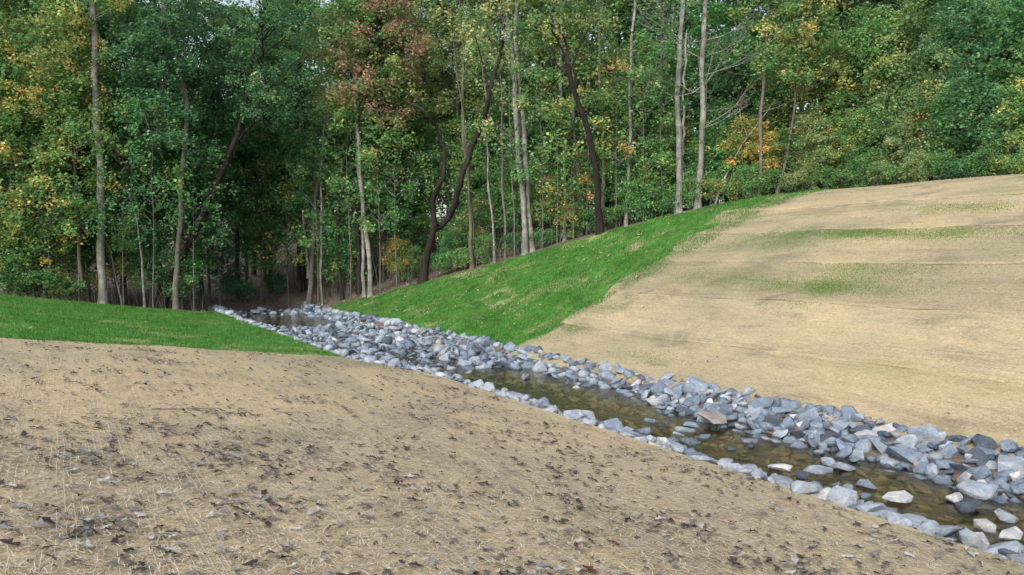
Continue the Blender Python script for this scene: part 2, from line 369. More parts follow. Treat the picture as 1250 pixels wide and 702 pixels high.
# ------------------------------------------------------------------ ground, lawn, straw blankets
def axis(parts):
    out = []
    for a, b, s in parts: out.extend(np.arange(a, b - 1e-6, s))
    out.append(parts[-1][1]); return np.array(out)
TS = axis([(-700, -100, 60), (-100, -40, 6), (-40, -16, 1.5), (-16, 7, .2), (7, 13, .1), (13, 30, .2), (30, 60, 1.5), (60, 120, 6), (120, 700, 58)])
US = axis([(-400, -40, 40), (-40, -12, 2), (-12, 48, .25), (48, 80, 1), (80, 160, 8), (160, 900, 74)])
def sheet(ts, us, off=0.0, keep=None, jitter=None, z_extra=None):
    Tg, Ug = np.meshgrid(ts, us)
    if jitter is not None: Tg, Ug = jitter(Tg.copy(), Ug.copy())
    X, Y = tu2xy(Tg, Ug); Z = height_tu(Tg, Ug) + off
    if z_extra is not None: Z = Z + z_extra(Tg, Ug)
    V = np.stack([X, Y, Z], -1).reshape(-1, 3)
    nu, ntt = Tg.shape
    i = np.arange(nu * ntt).reshape(nu, ntt)
    Fq = np.stack([i[:-1, :-1], i[:-1, 1:], i[1:, 1:], i[1:, :-1]], -1).reshape(-1, 4)
    if keep is not None:
        tc = (Tg[:-1, :-1] + Tg[1:, 1:]).ravel() / 2; uc = (Ug[:-1, :-1] + Ug[1:, 1:]).ravel() / 2
        Fq = Fq[keep(tc, uc)]
        used = np.unique(Fq); rm = np.full(len(V), -1); rm[used] = np.arange(len(used)); V = V[used]; Fq = rm[Fq]
    return V, Fq

V, Fq = sheet(TS, US)
link('ground', mesh_np('ground', V, Fq, True), M_FLOOR, kind='structure', label='brown leaf-littered soil of the woodland floor and stream channel')

SEAM = 21.5
def seam_end(t): return seam_u(t) + .15 + .9 * smooth01((np.asarray(t) - 15) / 4) * (1 + .5 * np.sin(np.asarray(t) * 2.3))
def seam_u(t): return SEAM + .25 * np.sin(t * .9) + .12 * np.sin(t * 3.1 + 1) + .35 * smooth01((np.asarray(t) - 16) / 8)
inner_t = lambda a, b: TS[(TS >= a - 1e-6) & (TS <= b + 1e-6)]
def lawn_keep_r(t, u): return (forest_m(t, u) < .35) & (t > 12.1)
def lawn_keep_l(t, u): return (forest_m(t, u) < .3) & (t < left_edge(u) + .05)
US_L = US[(US >= 20.9) & (US <= 46)]
lawn_l = sheet(inner_t(-40, 7.9), US_L, .006, lawn_keep_l); lawn_r = sheet(inner_t(12.1, 27), US[(US >= 20.9) & (US <= 43)], .006, lawn_keep_r)
link('lawn', mesh_np('lawn_near', *lawn_l, True), M_LAWN, kind='structure', label='short green turf on the near bank in front of the wood')
link('lawn', mesh_np('lawn_slope', *lawn_r, True), M_LAWN, kind='structure', label='bright green turf slope between the wood and the straw')

def blanket(root_label, t0, t1, width, umin, mat, up, name):
    """lengths of straw matting rolled out along the stream, each lapping over the next downhill"""
    root = link(name, None, kind='structure', label=root_label)
    edges = np.arange(t0, t1 + width * .4, width); edges[-1] = t1
    for k in range(len(edges) - 1):
        a, b = edges[k], edges[k + 1]
        lo, hi = (a - .10, b) if up else (a, b)
        ts = np.unique(np.concatenate([[lo], inner_t(lo + .05, hi - .05), [hi]])); us = US[(US >= umin) & (US <= SEAM + 4.2)]
        def jit(T, U):
            U = np.minimum(U, seam_end(T))
            U[-1] = seam_end(T[-1])
            edge = T[:, 0] * 0 + .03 * np.sin(U[:, 0] * 1.3 + k) + .02 * np.sin(U[:, 0] * 4.1 + 2 * k)
            if up: T[:, 0] += edge; T[:, -1] += .03 * np.sin(U[:, -1] * 1.1 + k * 2)
            le = left_edge(U) + .05 + .05 * np.sin(U * 2.7)
            T = np.minimum(T, le) if not up else np.maximum(T, 11.85 + .05 * np.sin(U * 2.3))
            return T, U
        def lift(T, U):
            f = np.clip((T - lo) / (hi - lo), 0, 1)
            if up: f = 1 - f
            return .012 + (up > 0) * (.034 * f ** 4 + .012 * f ** 4 * np.sin(U * .9 + k * 2) * np.sin(U * 2.3 + k))
        V, Fq = sheet(ts, us, 0.0, None, jit, lift)
        # thickness at the lapped edge: a short skirt down to the strip below
        nu, ntt = len(us), len(ts); col = 0 if up else ntt - 1
        ids = np.arange(nu) * ntt + col; W = V[ids].copy(); W[:, 2] -= .03
        sk = np.stack([ids[:-1], ids[1:], len(V) + np.arange(1, nu), len(V) + np.arange(nu - 1)], -1)
        # and at the cut end towards the lawn
        ide = (nu - 1) * ntt + np.arange(ntt); We = V[ide].copy(); We[:, 2] -= .035
        ske = np.stack([ide[:-1], ide[1:], len(V) + nu + np.arange(1, ntt), len(V) + nu + np.arange(ntt - 1)], -1)
        link('blanket_strip', mesh_np(name + '_strip', np.concatenate([V, W, We]), np.concatenate([Fq, sk, ske] if up else [Fq]), True), mat, root)
    return root
blanket('weathered straw matting strewn with leaves on the near bank', -14.2, 7.8, 2.2, -10, M_STRAW_NEAR, False, 'straw_blanket')
blanket('pale straw matting in long strips up the far slope', 11.85, 27.2, 2.19, -10, M_STRAW_FAR, True, 'straw_blanket')

# ------------------------------------------------------------------ grass
def blades(name, t, u, hgt, wid, mat, off, **props):
    x, y = tu2xy(t, u); z = height_tu(t, u) + off; n = len(t)
    a = RNG.uniform(0, 2 * np.pi, n); lean = RNG.uniform(.1, .7, n) * hgt; la = RNG.uniform(0, 2 * np.pi, n)
    V = np.empty((n, 3, 3)); dx, dy = np.cos(a) * wid / 2, np.sin(a) * wid / 2
    V[:, 0] = np.stack([x - dx, y - dy, z], -1); V[:, 1] = np.stack([x + dx, y + dy, z], -1)
    V[:, 2] = np.stack([x + np.cos(la) * lean, y + np.sin(la) * lean, z + hgt], -1)
    return link(name, mesh_np(name, V.reshape(-1, 3), np.arange(n * 3).reshape(-1, 3)), mat, kind='stuff', **props)
def lawn_points(n, tr, ur, keep):
    t = RNG.uniform(*tr, n); u = RNG.uniform(*ur, n)
    bare = .5 + .5 * wav(t, u, .9, 2) ; bare2 = .5 + .5 * wav(t, u, 2.7, 5)
    soft = .3 + 1.3 * smooth01((t - 15) / 4) + .3 * (t < 9)
    k = keep(t, u) & (u > seam_u(t) - .25 - .5 * smooth01((t - 15) / 4) + soft * RNG.random(n) ** 1.6 + .3 * soft * wav(t * .5, u, .5, 6)) & (RNG.random(n) < np.clip(.32 + 1.0 * (bare * .5 + bare2 * .6) + .25 * wav(t, u, .28, 1), .1, 1))
    return t[k], u[k]
t, u = lawn_points(215000, (-16, 7.8), (SEAM - .3, 41.5), lawn_keep_l)
hh = RNG.uniform(.02, .09, len(t)) * (1 + .5 * wav(t, u, .6, 1))
blades('grass', t, u, hh, .016, M_GRASS, .014, label='short green grass growing on the near bank', category='grass')
t, u = lawn_points(300000, (12.2, 27), (SEAM - .3, 42.2), lawn_keep_r)
hh = RNG.uniform(.02, .11, len(t)) * (1 + .55 * wav(t, u, .6, 1))
blades('grass', t, u, hh, .016, M_GRASS, .014, label='bright green grass growing on the far slope', category='grass')
def sprouts():
    T, U = [], []
    for (px, py, sx, sy, n) in ((1090, 286, 120, 7, 9000), (1000, 284, 60, 6, 3000), (1010, 356, 85, 13, 9000), (960, 350, 60, 8, 3500), (930, 300, 70, 14, 3500), (1060, 330, 110, 16, 4500),
                               (840, 345, 60, 14, 3000), (720, 372, 45, 14, 3500), (690, 398, 30, 10, 2500), (880, 275, 45, 12, 5000), (820, 310, 25, 12, 3500), (1180, 255, 60, 6, 1800), (940, 245, 20, 5, 1500),
                               (660, 408, 20, 8, 2200), (760, 350, 30, 12, 2500), (790, 440, 60, 10, 1200)):
        c = ground_hit(px, py)
        if c is None: continue
        pts = [ground_hit(px + dx, py + dy) for dx, dy in ((sx, 0), (0, sy), (-sx, 0), (0, -sy))]
        pts = [p for p in pts if p is not None]
        ct, cu = xy2tu(c[0], c[1])
        du = max(abs(xy2tu(p[0], p[1])[1] - cu) for p in pts); dt = max(abs(xy2tu(p[0], p[1])[0] - ct) for p in pts[1::2]) if len(pts) > 3 else .8
        n = int(n * 2.6); T.append(ct + RNG.normal(0, max(.25, dt * .6), n)); U.append(cu + RNG.normal(0, du * .55, n))
    ts_ = RNG.uniform(12.5, 26, 9000); T.append(ts_); U.append(seam_u(ts_) - RNG.exponential(.55 + .9 * smooth01((ts_ - 14) / 8), 9000))
    T, U = np.concatenate(T), np.concatenate(U)
    k = (T > 12.4) & (T < 27) & (U < seam_u(T)) & (RNG.random(len(T)) < .5 + .5 * wav(T, U, .7, 3)); T, U = T[k], U[k]
    blades('grass_seedlings', T, U, RNG.uniform(.02, .055, len(T)), .010, M_SPROUT, .01, label='thin green seedlings sprouting through the far straw matting', category='grass')
sprouts()

# ------------------------------------------------------------------ straw strands and net threads close to the camera
def ribbons(name, P0, P1, w, mat, label, cat):
    n = len(P0); d = P1 - P0; s = np.stack([-d[:, 1], d[:, 0], 0 * d[:, 0]], -1); s /= np.linalg.norm(s, axis=1)[:, None] + 1e-9
    s = s * np.asarray(w).reshape(-1, 1) / 2
    V = np.stack([P0 - s, P0 + s, P1 + s, P1 - s], 1).reshape(-1, 3)
    return link(name, mesh_np(name, V, np.arange(n * 4).reshape(-1, 4)), mat, kind='stuff', label=label, category=cat)
def near_points(n, dmax, power=1.6):
    """points on the near blanket, thick close to the camera and thinning away"""
    d = 2.8 + (dmax - 2.8) * RNG.random(n) ** power; a = RNG.uniform(-.72, .72, n)
    x, y = d * np.tan(a), d
    t, u = xy2tu(x, y); k = (t < left_edge(u) - .1) & (u < seam_u(t) - .2); return x[k], y[k]
x, y = near_points(170000, 20)
n = len(x); a = RNG.uniform(0, np.pi, n); L = RNG.uniform(.03, .11, n)
P0 = np.stack([x, y, H(x, y) + .016 + RNG.random(n) * .012], -1)
x1, y1 = x + np.cos(a) * L, y + np.sin(a) * L
P1 = np.stack([x1, y1, H(x1, y1) + .014 + RNG.random(n) * .022], -1)
ribbons('straw_strands', P0, P1, .0025 + .0022 * RNG.random(n), M_STRAND, 'loose straw fibres of the matting in the foreground', 'straw')
P0, P1 = [], []
for tt in np.arange(-7.5, 7.4, .055):
    us = np.arange(1.5, 17, .35); tj = tt + .012 * np.sin(us * 1.1 + tt * 7) + .01 * np.sin(us * 2.3 + tt * 3) + RNG.normal(0, .002, len(us))
    vis = (wav(us * 1.2, tt * 9 + us * .1, 1.0, 2) + RNG.normal(0, .2, len(us))) > .12
    xx, yy = tu2xy(tj, us); zz = height_tu(tj, us) + .027 + .004 * np.sin(us * 9 + tt * 50)
    Q = np.stack([xx, yy, zz], -1)
    for i in range(len(us) - 1):
        if vis[i] and tj[i] < 7.6: P0.append(Q[i]); P1.append(Q[i + 1])
P0, P1 = np.array(P0), np.array(P1)
ribbons('netting', P0, P1, .0033, M_THREAD, 'pale net threads running along the near straw matting', 'netting')

# ------------------------------------------------------------------ stones
def stone_mesh(i):
    r = random.Random(100 + i); bm = bmesh.new()
    kind = ('blocky', 'wedge', 'slab')[i % 3]
    sx, sy, sz = {'blocky': (1, .8, .72), 'wedge': (1, .72, .58), 'slab': (1, .74, .34)}[kind]
    sz *= .84; sx *= r.uniform(.9, 1.1); sy *= r.uniform(.85, 1.15); sz *= r.uniform(.85, 1.15)
    for k in range(17):
        while True:
            p = [r.uniform(-1, 1) for _ in range(3)]
            m = max(abs(c) for c in p); e = sum(abs(c) ** 3.2 for c in p) ** (1 / 3.2)
            if m > .55: break
        p = [c / e for c in p]
        if kind == 'wedge': p[2] *= (.55 + .45 * p[0]) 
        bm.verts.new((p[0] * sx * .5, p[1] * sy * .5, p[2] * sz * .5))
    res = bmesh.ops.convex_hull(bm, input=bm.verts[:])
    bmesh.ops.delete(bm, geom=list({g for g in res['geom_interior'] + res['geom_unused'] if isinstance(g, bmesh.types.BMVert)}), context='VERTS')
    bmesh.ops.triangulate(bm, faces=bm.faces[:])
    me = bpy.data.meshes.new('stone'); bm.to_mesh(me); bm.free(); return me, kind
STONES = [stone_mesh(i) for i in range(30)]
SV = [np.array([v.co[:] for v in me.vertices]) for me, _ in STONES]
SF = [np.array([p.vertices[:] for p in me.polygons]) for me, _ in STONES]

STONE_COL = {'blue-grey': (.155, .195, .25), 'dark slate': (.075, .095, .125), 'light grey': (.285, .325, .375), 'whitish': (.44, .45, .455), 'pinkish tan': (.25, .225, .195), 'bluish': (.20, .245, .305)}
def pick_colour(r):
    v = r.random()
    return 'blue-grey' if v < .36 else 'bluish' if v < .64 else 'light grey' if v < .80 else 'dark slate' if v < .92 else 'whitish' if v < .965 else 'pinkish tan'

# the pile is settled on a height grid of 5 cm cells, stone by stone
GT0, GU0, CELL = 6.0, -4.0, .05
gt = np.arange(GT0, 13.2, CELL); gu = np.arange(GU0, 48, CELL)
HG = height_tu(*np.meshgrid(gt, gu)) ; HB = HG.copy()
placed = []
def drop(t, u, size, idx, rot, sink=.3, colour=None, scale=(1, 1, 1), zfix=None, named=None):
    R = Matrix.Rotation(rot[2], 3, 'Z') @ Matrix.Rotation(rot[0], 3, 'X') @ Matrix.Rotation(rot[1], 3, 'Y')
    V = SV[idx] * (size * np.array(scale)) @ np.array(R).T
    tt, uu = xy2tu(V[:, 0], V[:, 1])
    ht, hu = (tt.max() - tt.min()) / 2 * .72, (uu.max() - uu.min()) / 2 * .72
    i0, i1 = int((t - ht - GT0) / CELL), int((t + ht - GT0) / CELL) + 1; j0, j1 = int((u - hu - GU0) / CELL), int((u + hu - GU0) / CELL) + 1
    if i0 < 0 or j0 < 0 or i1 >= len(gt) or j1 >= len(gu): return None
    blk = HG[j0:j1, i0:i1]
    hz = V[:, 2].max() - V[:, 2].min()
    zb = np.percentile(blk, 48) - sink * hz
    if zfix is not None: zb = zfix - hz
    zc = zb - V[:, 2].min()
    gi, gj = np.meshgrid(np.linspace(-1, 1, i1 - i0), np.linspace(-1, 1, j1 - j0))
    dome = zc + V[:, 2].max() * (1 - .45 * (gi ** 2 + gj ** 2))
    HG[j0:j1, i0:i1] = np.where(gi ** 2 + gj ** 2 < 1.15, np.maximum(blk, dome), blk)
    x, y = tu2xy(t, u)
    placed.append(dict(idx=idx, loc=(float(x), float(y), float(zc)), rot=R, scale=tuple(size * s for s in scale), size=size, t=t, u=u, colour=colour, top=zc + V[:, 2].max(), hz=hz, named=named))
    return placed[-1]
rr = random.Random(5)
def rnd_rot(): return (rr.gauss(0, .38), rr.gauss(0, .38), rr.uniform(0, 6.28))
# bed cobbles first, then the armour stones on both banks, then the riffle
for k in range(1500):
    u = rr.uniform(-3.5, 46.5); t = rr.uniform(8.0, 11.6)
    drop(t, u, rr.uniform(.09, .24), rr.randrange(30), rnd_rot(), .42, pick_colour(rr))
def bank(n, lo, hi, uu, smin, smax, sink):
    for k in range(n):
        best = None
        for _ in range(7):                                       # the emptiest of a few spots takes the next stone
            u = rr.uniform(*uu); le = float(left_edge(u)); t = rr.uniform(lo, hi) if lo > 9 else rr.uniform(lo, hi) + (le - 7.8)
            j, i = int((u - GU0) / CELL), int((t - GT0) / CELL); h = float(HG[j - 3:j + 4, i - 3:i + 4].mean() - HB[j - 3:j + 4, i - 3:i + 4].mean())
            if best is None or h < best[0]: best = (h, t, u)
        _, t, u = best
        s = (smin + (smax - smin) * rr.random() ** 1.7) * (.62 if rr.random() < .25 else 1)
        drop(t, u, s, rr.randrange(30), rnd_rot(), sink, pick_colour(rr) if lo > 9 or rr.random() < .35 else 'light grey')
bank(520, 10.75, 12.2, (-3.5, 45), .26, .58, .35)
bank(520, 7.82, 8.75, (-3.5, 45), .2, .46, .42)
# large stones along the crest of the far bank, and the light slabs on the near lip
for (px, py, s, col, idx, what) in (
    (1110, 545, .62, 'light grey', 9, 'big pale angular boulder on the far bank above the rapids'), (1178, 553, .62, 'blue-grey', 2, None), (1238, 575, .68, 'light grey', 3, 'tall light grey boulder cut by the right edge of the picture'),
    (1058, 535, .6, 'whitish', 11, 'slanting white slab on the far bank'), (1030, 560, .62, 'blue-grey', 6, None), (930, 500, .7, 'blue-grey', 18, None), (985, 512, .66, 'bluish', 21, None),
    (850, 478, .72, 'bluish', 15, None), (815, 470, .6, 'blue-grey', 24, None), (725, 448, .62, 'blue-grey', 12, None), (645, 428, .66, 'light grey', 4, 'pointed pale stone where the turf seam meets the far bank'), (775, 470, .7, 'light grey', 22, None),
    (568, 440, .7, 'blue-grey', 9, None), (590, 452, .7, 'light grey', 18, None), (490, 418, .6, 'whitish', 0, None), (410, 393, .8, 'blue-grey', 20, None), (445, 392, .7, 'dark slate', 17, None)):
    p = ground_hit(px, py); t, u = xy2tu(p[0], p[1])
    t = min(float(t), 12.0); drop(t, float(u), s * .74, idx, rnd_rot(), .38, col, named=what)
bank(560, 10.6, 12.15, (-3.5, 44.5), .24, .48, .34)
bank(260, 7.9, 8.6, (-3.5, 44.5), .16, .34, .42)
bank(260, 10.45, 11.3, (-3.5, 13), .18, .42, .35)
bank(210, 10.5, 12.15, (-3.5, 13.5), .2, .44, .3)
bank(480, 10.4, 12.2, (-3.5, 44), .16, .36, .32)
bank(190, 7.84, 8.2, (-3.5, 44.5), .2, .44, .22)
for k in range(330):                                            # the riffle between the pools
    u = rr.uniform(19.2, 36.5); t = rr.uniform(7.5, 11.2); drop(t, u, .2 + .36 * rr.random() ** 1.6, rr.randrange(30), rnd_rot(), .38, pick_colour(rr))
for k in range(90):                                             # the rim at the wood's edge
    u = rr.uniform(41.8, 45.5); t = rr.uniform(6.9, 12.0); drop(t, u, .3 + .4 * rr.random(), rr.randrange(30), rnd_rot(), .3, pick_colour(rr))
for k in range(64):                                            # stones that break the surface in the near water
    u = rr.uniform(-1.5, 13); t = rr.uniform(8.6, 10.5); drop(t, u, rr.uniform(.26, .46), rr.randrange(30), (rr.gauss(0, .2), rr.gauss(0, .2), rr.uniform(0, 6.28)), .2, pick_colour(rr), scale=(1, 1, 1.25), zfix=rr.uniform(-.03, .09))
# singled-out stones read from the photograph at the water level
for (px, py, s, col, top, idx, what) in (
    (642, 463, .30, 'bluish', .13, 0, 'small rounded grey stone standing alone in the olive pool'),
    (950, 574, .38, 'whitish', .12, 4, 'pale stone rising from the water beside the near edge'),
    (1030, 572, .42, 'light grey', .12, 7, 'smooth grey stone breaking the surface in mid stream'),
    (1057, 594, .34, 'bluish', .08, 1, 'grey wedge of stone awash in the middle of the stream'),
    (1096, 612, .44, 'whitish', .12, 10, 'whitish flat topped stone in the water by the near bank'),
    (1165, 612, .24, 'whitish', .13, 3, 'small white block lying on a dark stone in the water'),
    (1178, 620, .46, 'dark slate', .10, 5, 'dark flat stone half awash under the small white block'),
    (1202, 646, .28, 'whitish', .11, 0, 'upright white stone standing in the water near the right edge'),
    (1232, 655, .34, 'whitish', .09, 8, 'tilted white slab in the water near the right edge'),
    (1228, 634, .30, 'light grey', .09, 6, 'light grey stone awash just above the tilted white slab'),
    (1195, 602, .62, 'light grey', .2, 12, 'large pale grey boulder at the far waterline near the right edge'),
    (1090, 548, .55, 'blue-grey', .3, 13, 'long blue-grey block lying at the far waterline'),
    (870, 520, .62, 'pinkish tan', .26, 16, 'broad tan slab with a flat top at the far waterline')):
    p = at_z(px, py, 0.0); t, u = xy2tu(p[0], p[1])
    drop(float(t), float(u), s, idx, (rr.gauss(0, .15), rr.gauss(0, .15), rr.uniform(0, 6.28)), .1, col, zfix=top, named=what)
for (px, py, s) in ((700, 512, .4), (760, 538, .5), (820, 555, .45), (910, 578, .5), (960, 590, .45), (1120, 645, .5), (1160, 660, .6), (1195, 672, .45), (1235, 690, .5), (520, 468, .5), (455, 455, .5), (640, 492, .4), (1010, 612, .5), (1075, 632, .45)):
    dx = (px - CX) / F_PX; tl = 8.05; Yd = tl / (TX * dx + TY); x_, y_ = dx * Yd, Yd; t, u = xy2tu(x_, y_)
    drop(float(t) + float(left_edge(u)) - 7.8, float(u), s, rr.choice([2, 5, 8, 11, 14]), (rr.gauss(.12, .1), rr.gauss(0, .12), rr.uniform(0, 6.28)), .45, 'light grey' if rr.random() < .7 else 'whitish')

# which stones show: covered by the settled pile or behind the near bank lip do not
def shows(s):
    j, i = int((s['u'] - GU0) / CELL), int((s['t'] - GT0) / CELL)
    if HG[j, i] > s['top'] + .02 or s['top'] < .02: return 0
    P = np.array(s['loc']); P[2] = s['top'] - .05
    k = np.linspace(.3, .985, 60)[:, None]; L = P * k + np.array([0, 0, CAM_Z]) * (1 - k)
    if (H(L[:, 0], L[:, 1]) > L[:, 2]).any(): return 0
    x, y, f = project(P)
    if not (0 < x[0] < 1250 and 0 < y[0] < 702): return 0
    s['px'], s['py'] = float(x[0]), float(y[0])
    return (s['size'] / f[0]) ** 2
for s in placed: s['show'] = shows(s)
order = sorted(range(len(placed)), key=lambda i: -(placed[i]['show'] + (10 if placed[i]['named'] and placed[i]['show'] else 0)))
chosen = [i for i in order[:300] if placed[i]['show'] > 0]; chosen_set = set(chosen)
def where(s):
    x = s['px']; near = s['t'] < 8.75 + float(left_edge(s['u'])) - 7.8
    if x > 1160: along = 'by the right edge'
    elif x > 1040: along = 'by the rapids'
    elif x > 930: along = 'above the rapids'
    elif x > 800: along = 'below mid straw slope'
    elif x > 690: along = 'near the pool outlet'
    elif x > 610: along = 'under the turf seam'
    elif x > 520: along = 'at the pool head'
    elif x > 440: along = 'along the riffle'
    elif x > 380: along = 'below the green slope'
    else: along = 'by the wood'
    if near: side = 'on the near lip'
    elif s['t'] > 11.45: side = 'on the far crest'
    elif s['top'] < .16: side = 'awash in the water'
    elif s['t'] > 10.7: side = 'on the far bank'
    else: side = 'at the far waterline' if s['t'] > 10 else 'in mid channel'
    return f'{side} {along}'
labels_used = {}
for i in chosen:
    s = placed[i]; me, kind = STONES[s['idx']]
    sz = 'large' if s['size'] > .55 else 'medium' if s['size'] > .36 else 'small'
    o = link('stone', me, M_ROCK, category='stone', group='loose quarry stones lining the stream')
    c = np.array(STONE_COL[s['colour']]) * rr.uniform(.88, 1.14); o.color = (*c, 1)
    o.matrix_world = Matrix.Translation(s['loc']) @ s['rot'].to_4x4() @ Matrix.Diagonal((*s['scale'], 1))
    shape = {'blocky': 'blocky stone', 'wedge': 'wedge stone', 'slab': 'flat stone'}[kind]
    lab = s['named'] or f"{sz} {s['colour']} {shape} {where(s)}"
    s['label'] = lab; s['obj'] = o; labels_used.setdefault(lab, []).append(s)
words = ['leftmost', 'second leftmost', 'third leftmost', 'fourth leftmost', 'fifth leftmost', 'sixth leftmost', 'seventh leftmost', 'eighth leftmost', 'ninth leftmost', 'tenth leftmost', 'eleventh leftmost', 'twelfth leftmost', 'thirteenth leftmost', 'fourteenth leftmost', 'fifteenth leftmost', 'sixteenth leftmost', 'seventeenth leftmost', 'eighteenth leftmost']
for lab, ss in labels_used.items():                            # look-alikes at one spot: tell them apart by their order along the stream
    if len(ss) > 1:
        ss.sort(key=lambda s: s['px'])
        words = ['leftmost', 'second leftmost', 'third leftmost', 'fourth leftmost', 'fifth leftmost', 'sixth leftmost', 'seventh leftmost']
        for k, s in enumerate(ss): s['obj']['label'] = (lab + ', ' + (words[k] if k < len(words) else 'farther right'))
    else: ss[0]['obj']['label'] = lab
VV, FF, CC, nv = [], [], [], 0
for i, s in enumerate(placed):
    if i in chosen_set: continue
    V = (SV[s['idx']] * np.array(s['scale'])) @ np.array(s['rot']).T + np.array(s['loc'])
    VV.append(V); FF.append(SF[s['idx']] + nv); nv += len(V)
    CC.append(np.tile(np.append(np.array(STONE_COL[s['colour']]) * rr.uniform(.85, 1.15), 1), (len(V), 1)))
me = mesh_np('stone_fill', np.concatenate(VV), np.concatenate(FF))
at = me.color_attributes.new('stone_colour', 'FLOAT_COLOR', 'POINT'); at.data.foreach_set('color', np.concatenate(CC).astype(np.float32).ravel())
link('stone_fill', me, M_ROCK_FILL, kind='stuff', label='smaller and half-buried quarry stones packed along the stream bed', category='stones')

# ------------------------------------------------------------------ water
ts = np.arange(5.6, 12.0, .2); us = np.arange(-6, 47.01, .5)
Tg, Ug = np.meshgrid(ts, us); X, Y = tu2xy(Tg, Ug); V = np.stack([X, Y, 0 * X + .004 * wav(Tg, Ug, .5, 1)], -1).reshape(-1, 3)
i = np.arange(Tg.size).reshape(Tg.shape); Fq = np.stack([i[:-1, :-1], i[:-1, 1:], i[1:, 1:], i[1:, :-1]], -1).reshape(-1, 4)
hz = height_tu((Tg[:-1, :-1] + .1).ravel(), (Ug[:-1, :-1] + .25).ravel()); Fq = Fq[hz < .15]
link('stream_water', mesh_np('stream_water', V, Fq, True), M_WATER, kind='structure', label='clear shallow brownish water of the stream')

# ------------------------------------------------------------------ fallen leaves
def leaf_outline(i):
    """a curled oak-like leaf, stalk end at the origin, about one unit long"""
    r = random.Random(900 + i); lob = 3; pts = [(0, 0)]
    side = []
    for k in range(lob):
        y0 = .16 + k * .27; w = (.17, .27, .17)[k] * r.uniform(.8, 1.2)
        side += [(w * .55, y0 - .07), (w, y0 + .07)]
    tip = (0, 1.0)
    V = []; 
    curl, roll = r.uniform(-.25, .4), r.uniform(.1, .8)
    def z(x, y): return roll * x * x * 2.2 + curl * (y - .5) ** 2 + .03 * math.sin(9 * y + i)
    mid = [(0, y) for _, y in side]
    R = [(x, y) for x, y in side]; Lf = [(-x * r.uniform(.8, 1.15), y + .02) for x, y in side]
    allp = [(0, 0)] + mid + R + Lf + [tip]
    V = [(x, y, z(x, y)) for x, y in allp]; m = len(side); Fc = []
    mi = lambda k: 1 + k; ri = lambda k: 1 + m + k; li = lambda k: 1 + 2 * m + k; ti = 1 + 3 * m
    for base, flip in ((ri, 0), (li, 1)):
        tri = [(0, base(0), mi(0))]
        for k in range(m - 1): tri += [(mi(k), base(k), base(k + 1)), (mi(k), base(k + 1), mi(k + 1))]
        tri += [(mi(m - 1), base(m - 1), ti)]
        Fc += [t[::-1] if flip else t for t in tri]
    V = np.array(V); V[:, 1] -= .5; V[:, 2] -= V[:, 2].min()
    return V, np.array(Fc)
LEAFP = [leaf_outline(i) for i in range(10)]
def leaf_spots_near(n):
    out = []
    cl = [near_points(1, 21, 1.2) for _ in range(210)]; cl = [(c[0][0], c[1][0]) for c in cl if len(c[0])]
    while len(out) < n:
        if rr.random() < .45 and cl:
            c = cl[rr.randrange(len(cl))]; x, y = c[0] + rr.gauss(0, .35), c[1] + rr.gauss(0, .28)
        else:
            q = near_points(1, 24, 1.0)
            if not len(q[0]): continue
            x, y = q[0][0], q[1][0]
        t, u = xy2tu(x, y)
        if t < float(left_edge(u)) - .05 and u < seam_u(t): out.append((x, y))
    return out
spots = leaf_spots_near(5800)
info = []
for (x, y) in spots:
    z = float(H(x, y)); X_, Y_, f = project(np.array([x, y, z + .02]))
    info.append((x, y, z, .045 + .10 * rr.random() ** 1.4, X_[0], Y_[0], f[0]))
info.sort(key=lambda q: -(q[3] / q[6]) if (0 < q[4] < 1250 and 0 < q[5] < 702) else 1)
LEAF_MESH = []
for V, Fc in LEAFP: LEAF_MESH.append(mesh_np('fallen_leaf', V, Fc))
LCOL = {'silver-grey': (.34, .335, .325), 'slate grey': (.17, .165, .165), 'dark brown': (.045, .032, .03), 'reddish brown': (.085, .036, .03), 'greyish brown': (.10, .083, .077), 'pale buff': (.33, .30, .26)}
def leaf_matrix(q, r):
    nx = (float(H(q[0] + .1, q[1])) - float(H(q[0] - .1, q[1]))) / .2; ny = (float(H(q[0], q[1] + .1)) - float(H(q[0], q[1] - .1))) / .2
    nrm = Vector((-nx, -ny, 1)).normalized(); Rn = Vector((0, 0, 1)).rotation_difference(nrm).to_matrix()
    R = Rn @ Matrix.Rotation(r.uniform(0, 6.28), 3, 'Z') @ Matrix.Rotation(r.gauss(0, .14), 3, 'X') @ Matrix.Rotation(r.gauss(0, .18), 3, 'Y')
    flip = r.random() < .35
    if flip: R = R @ Matrix.Rotation(math.pi, 3, 'X')
    return R, flip
lab_leaf = {}
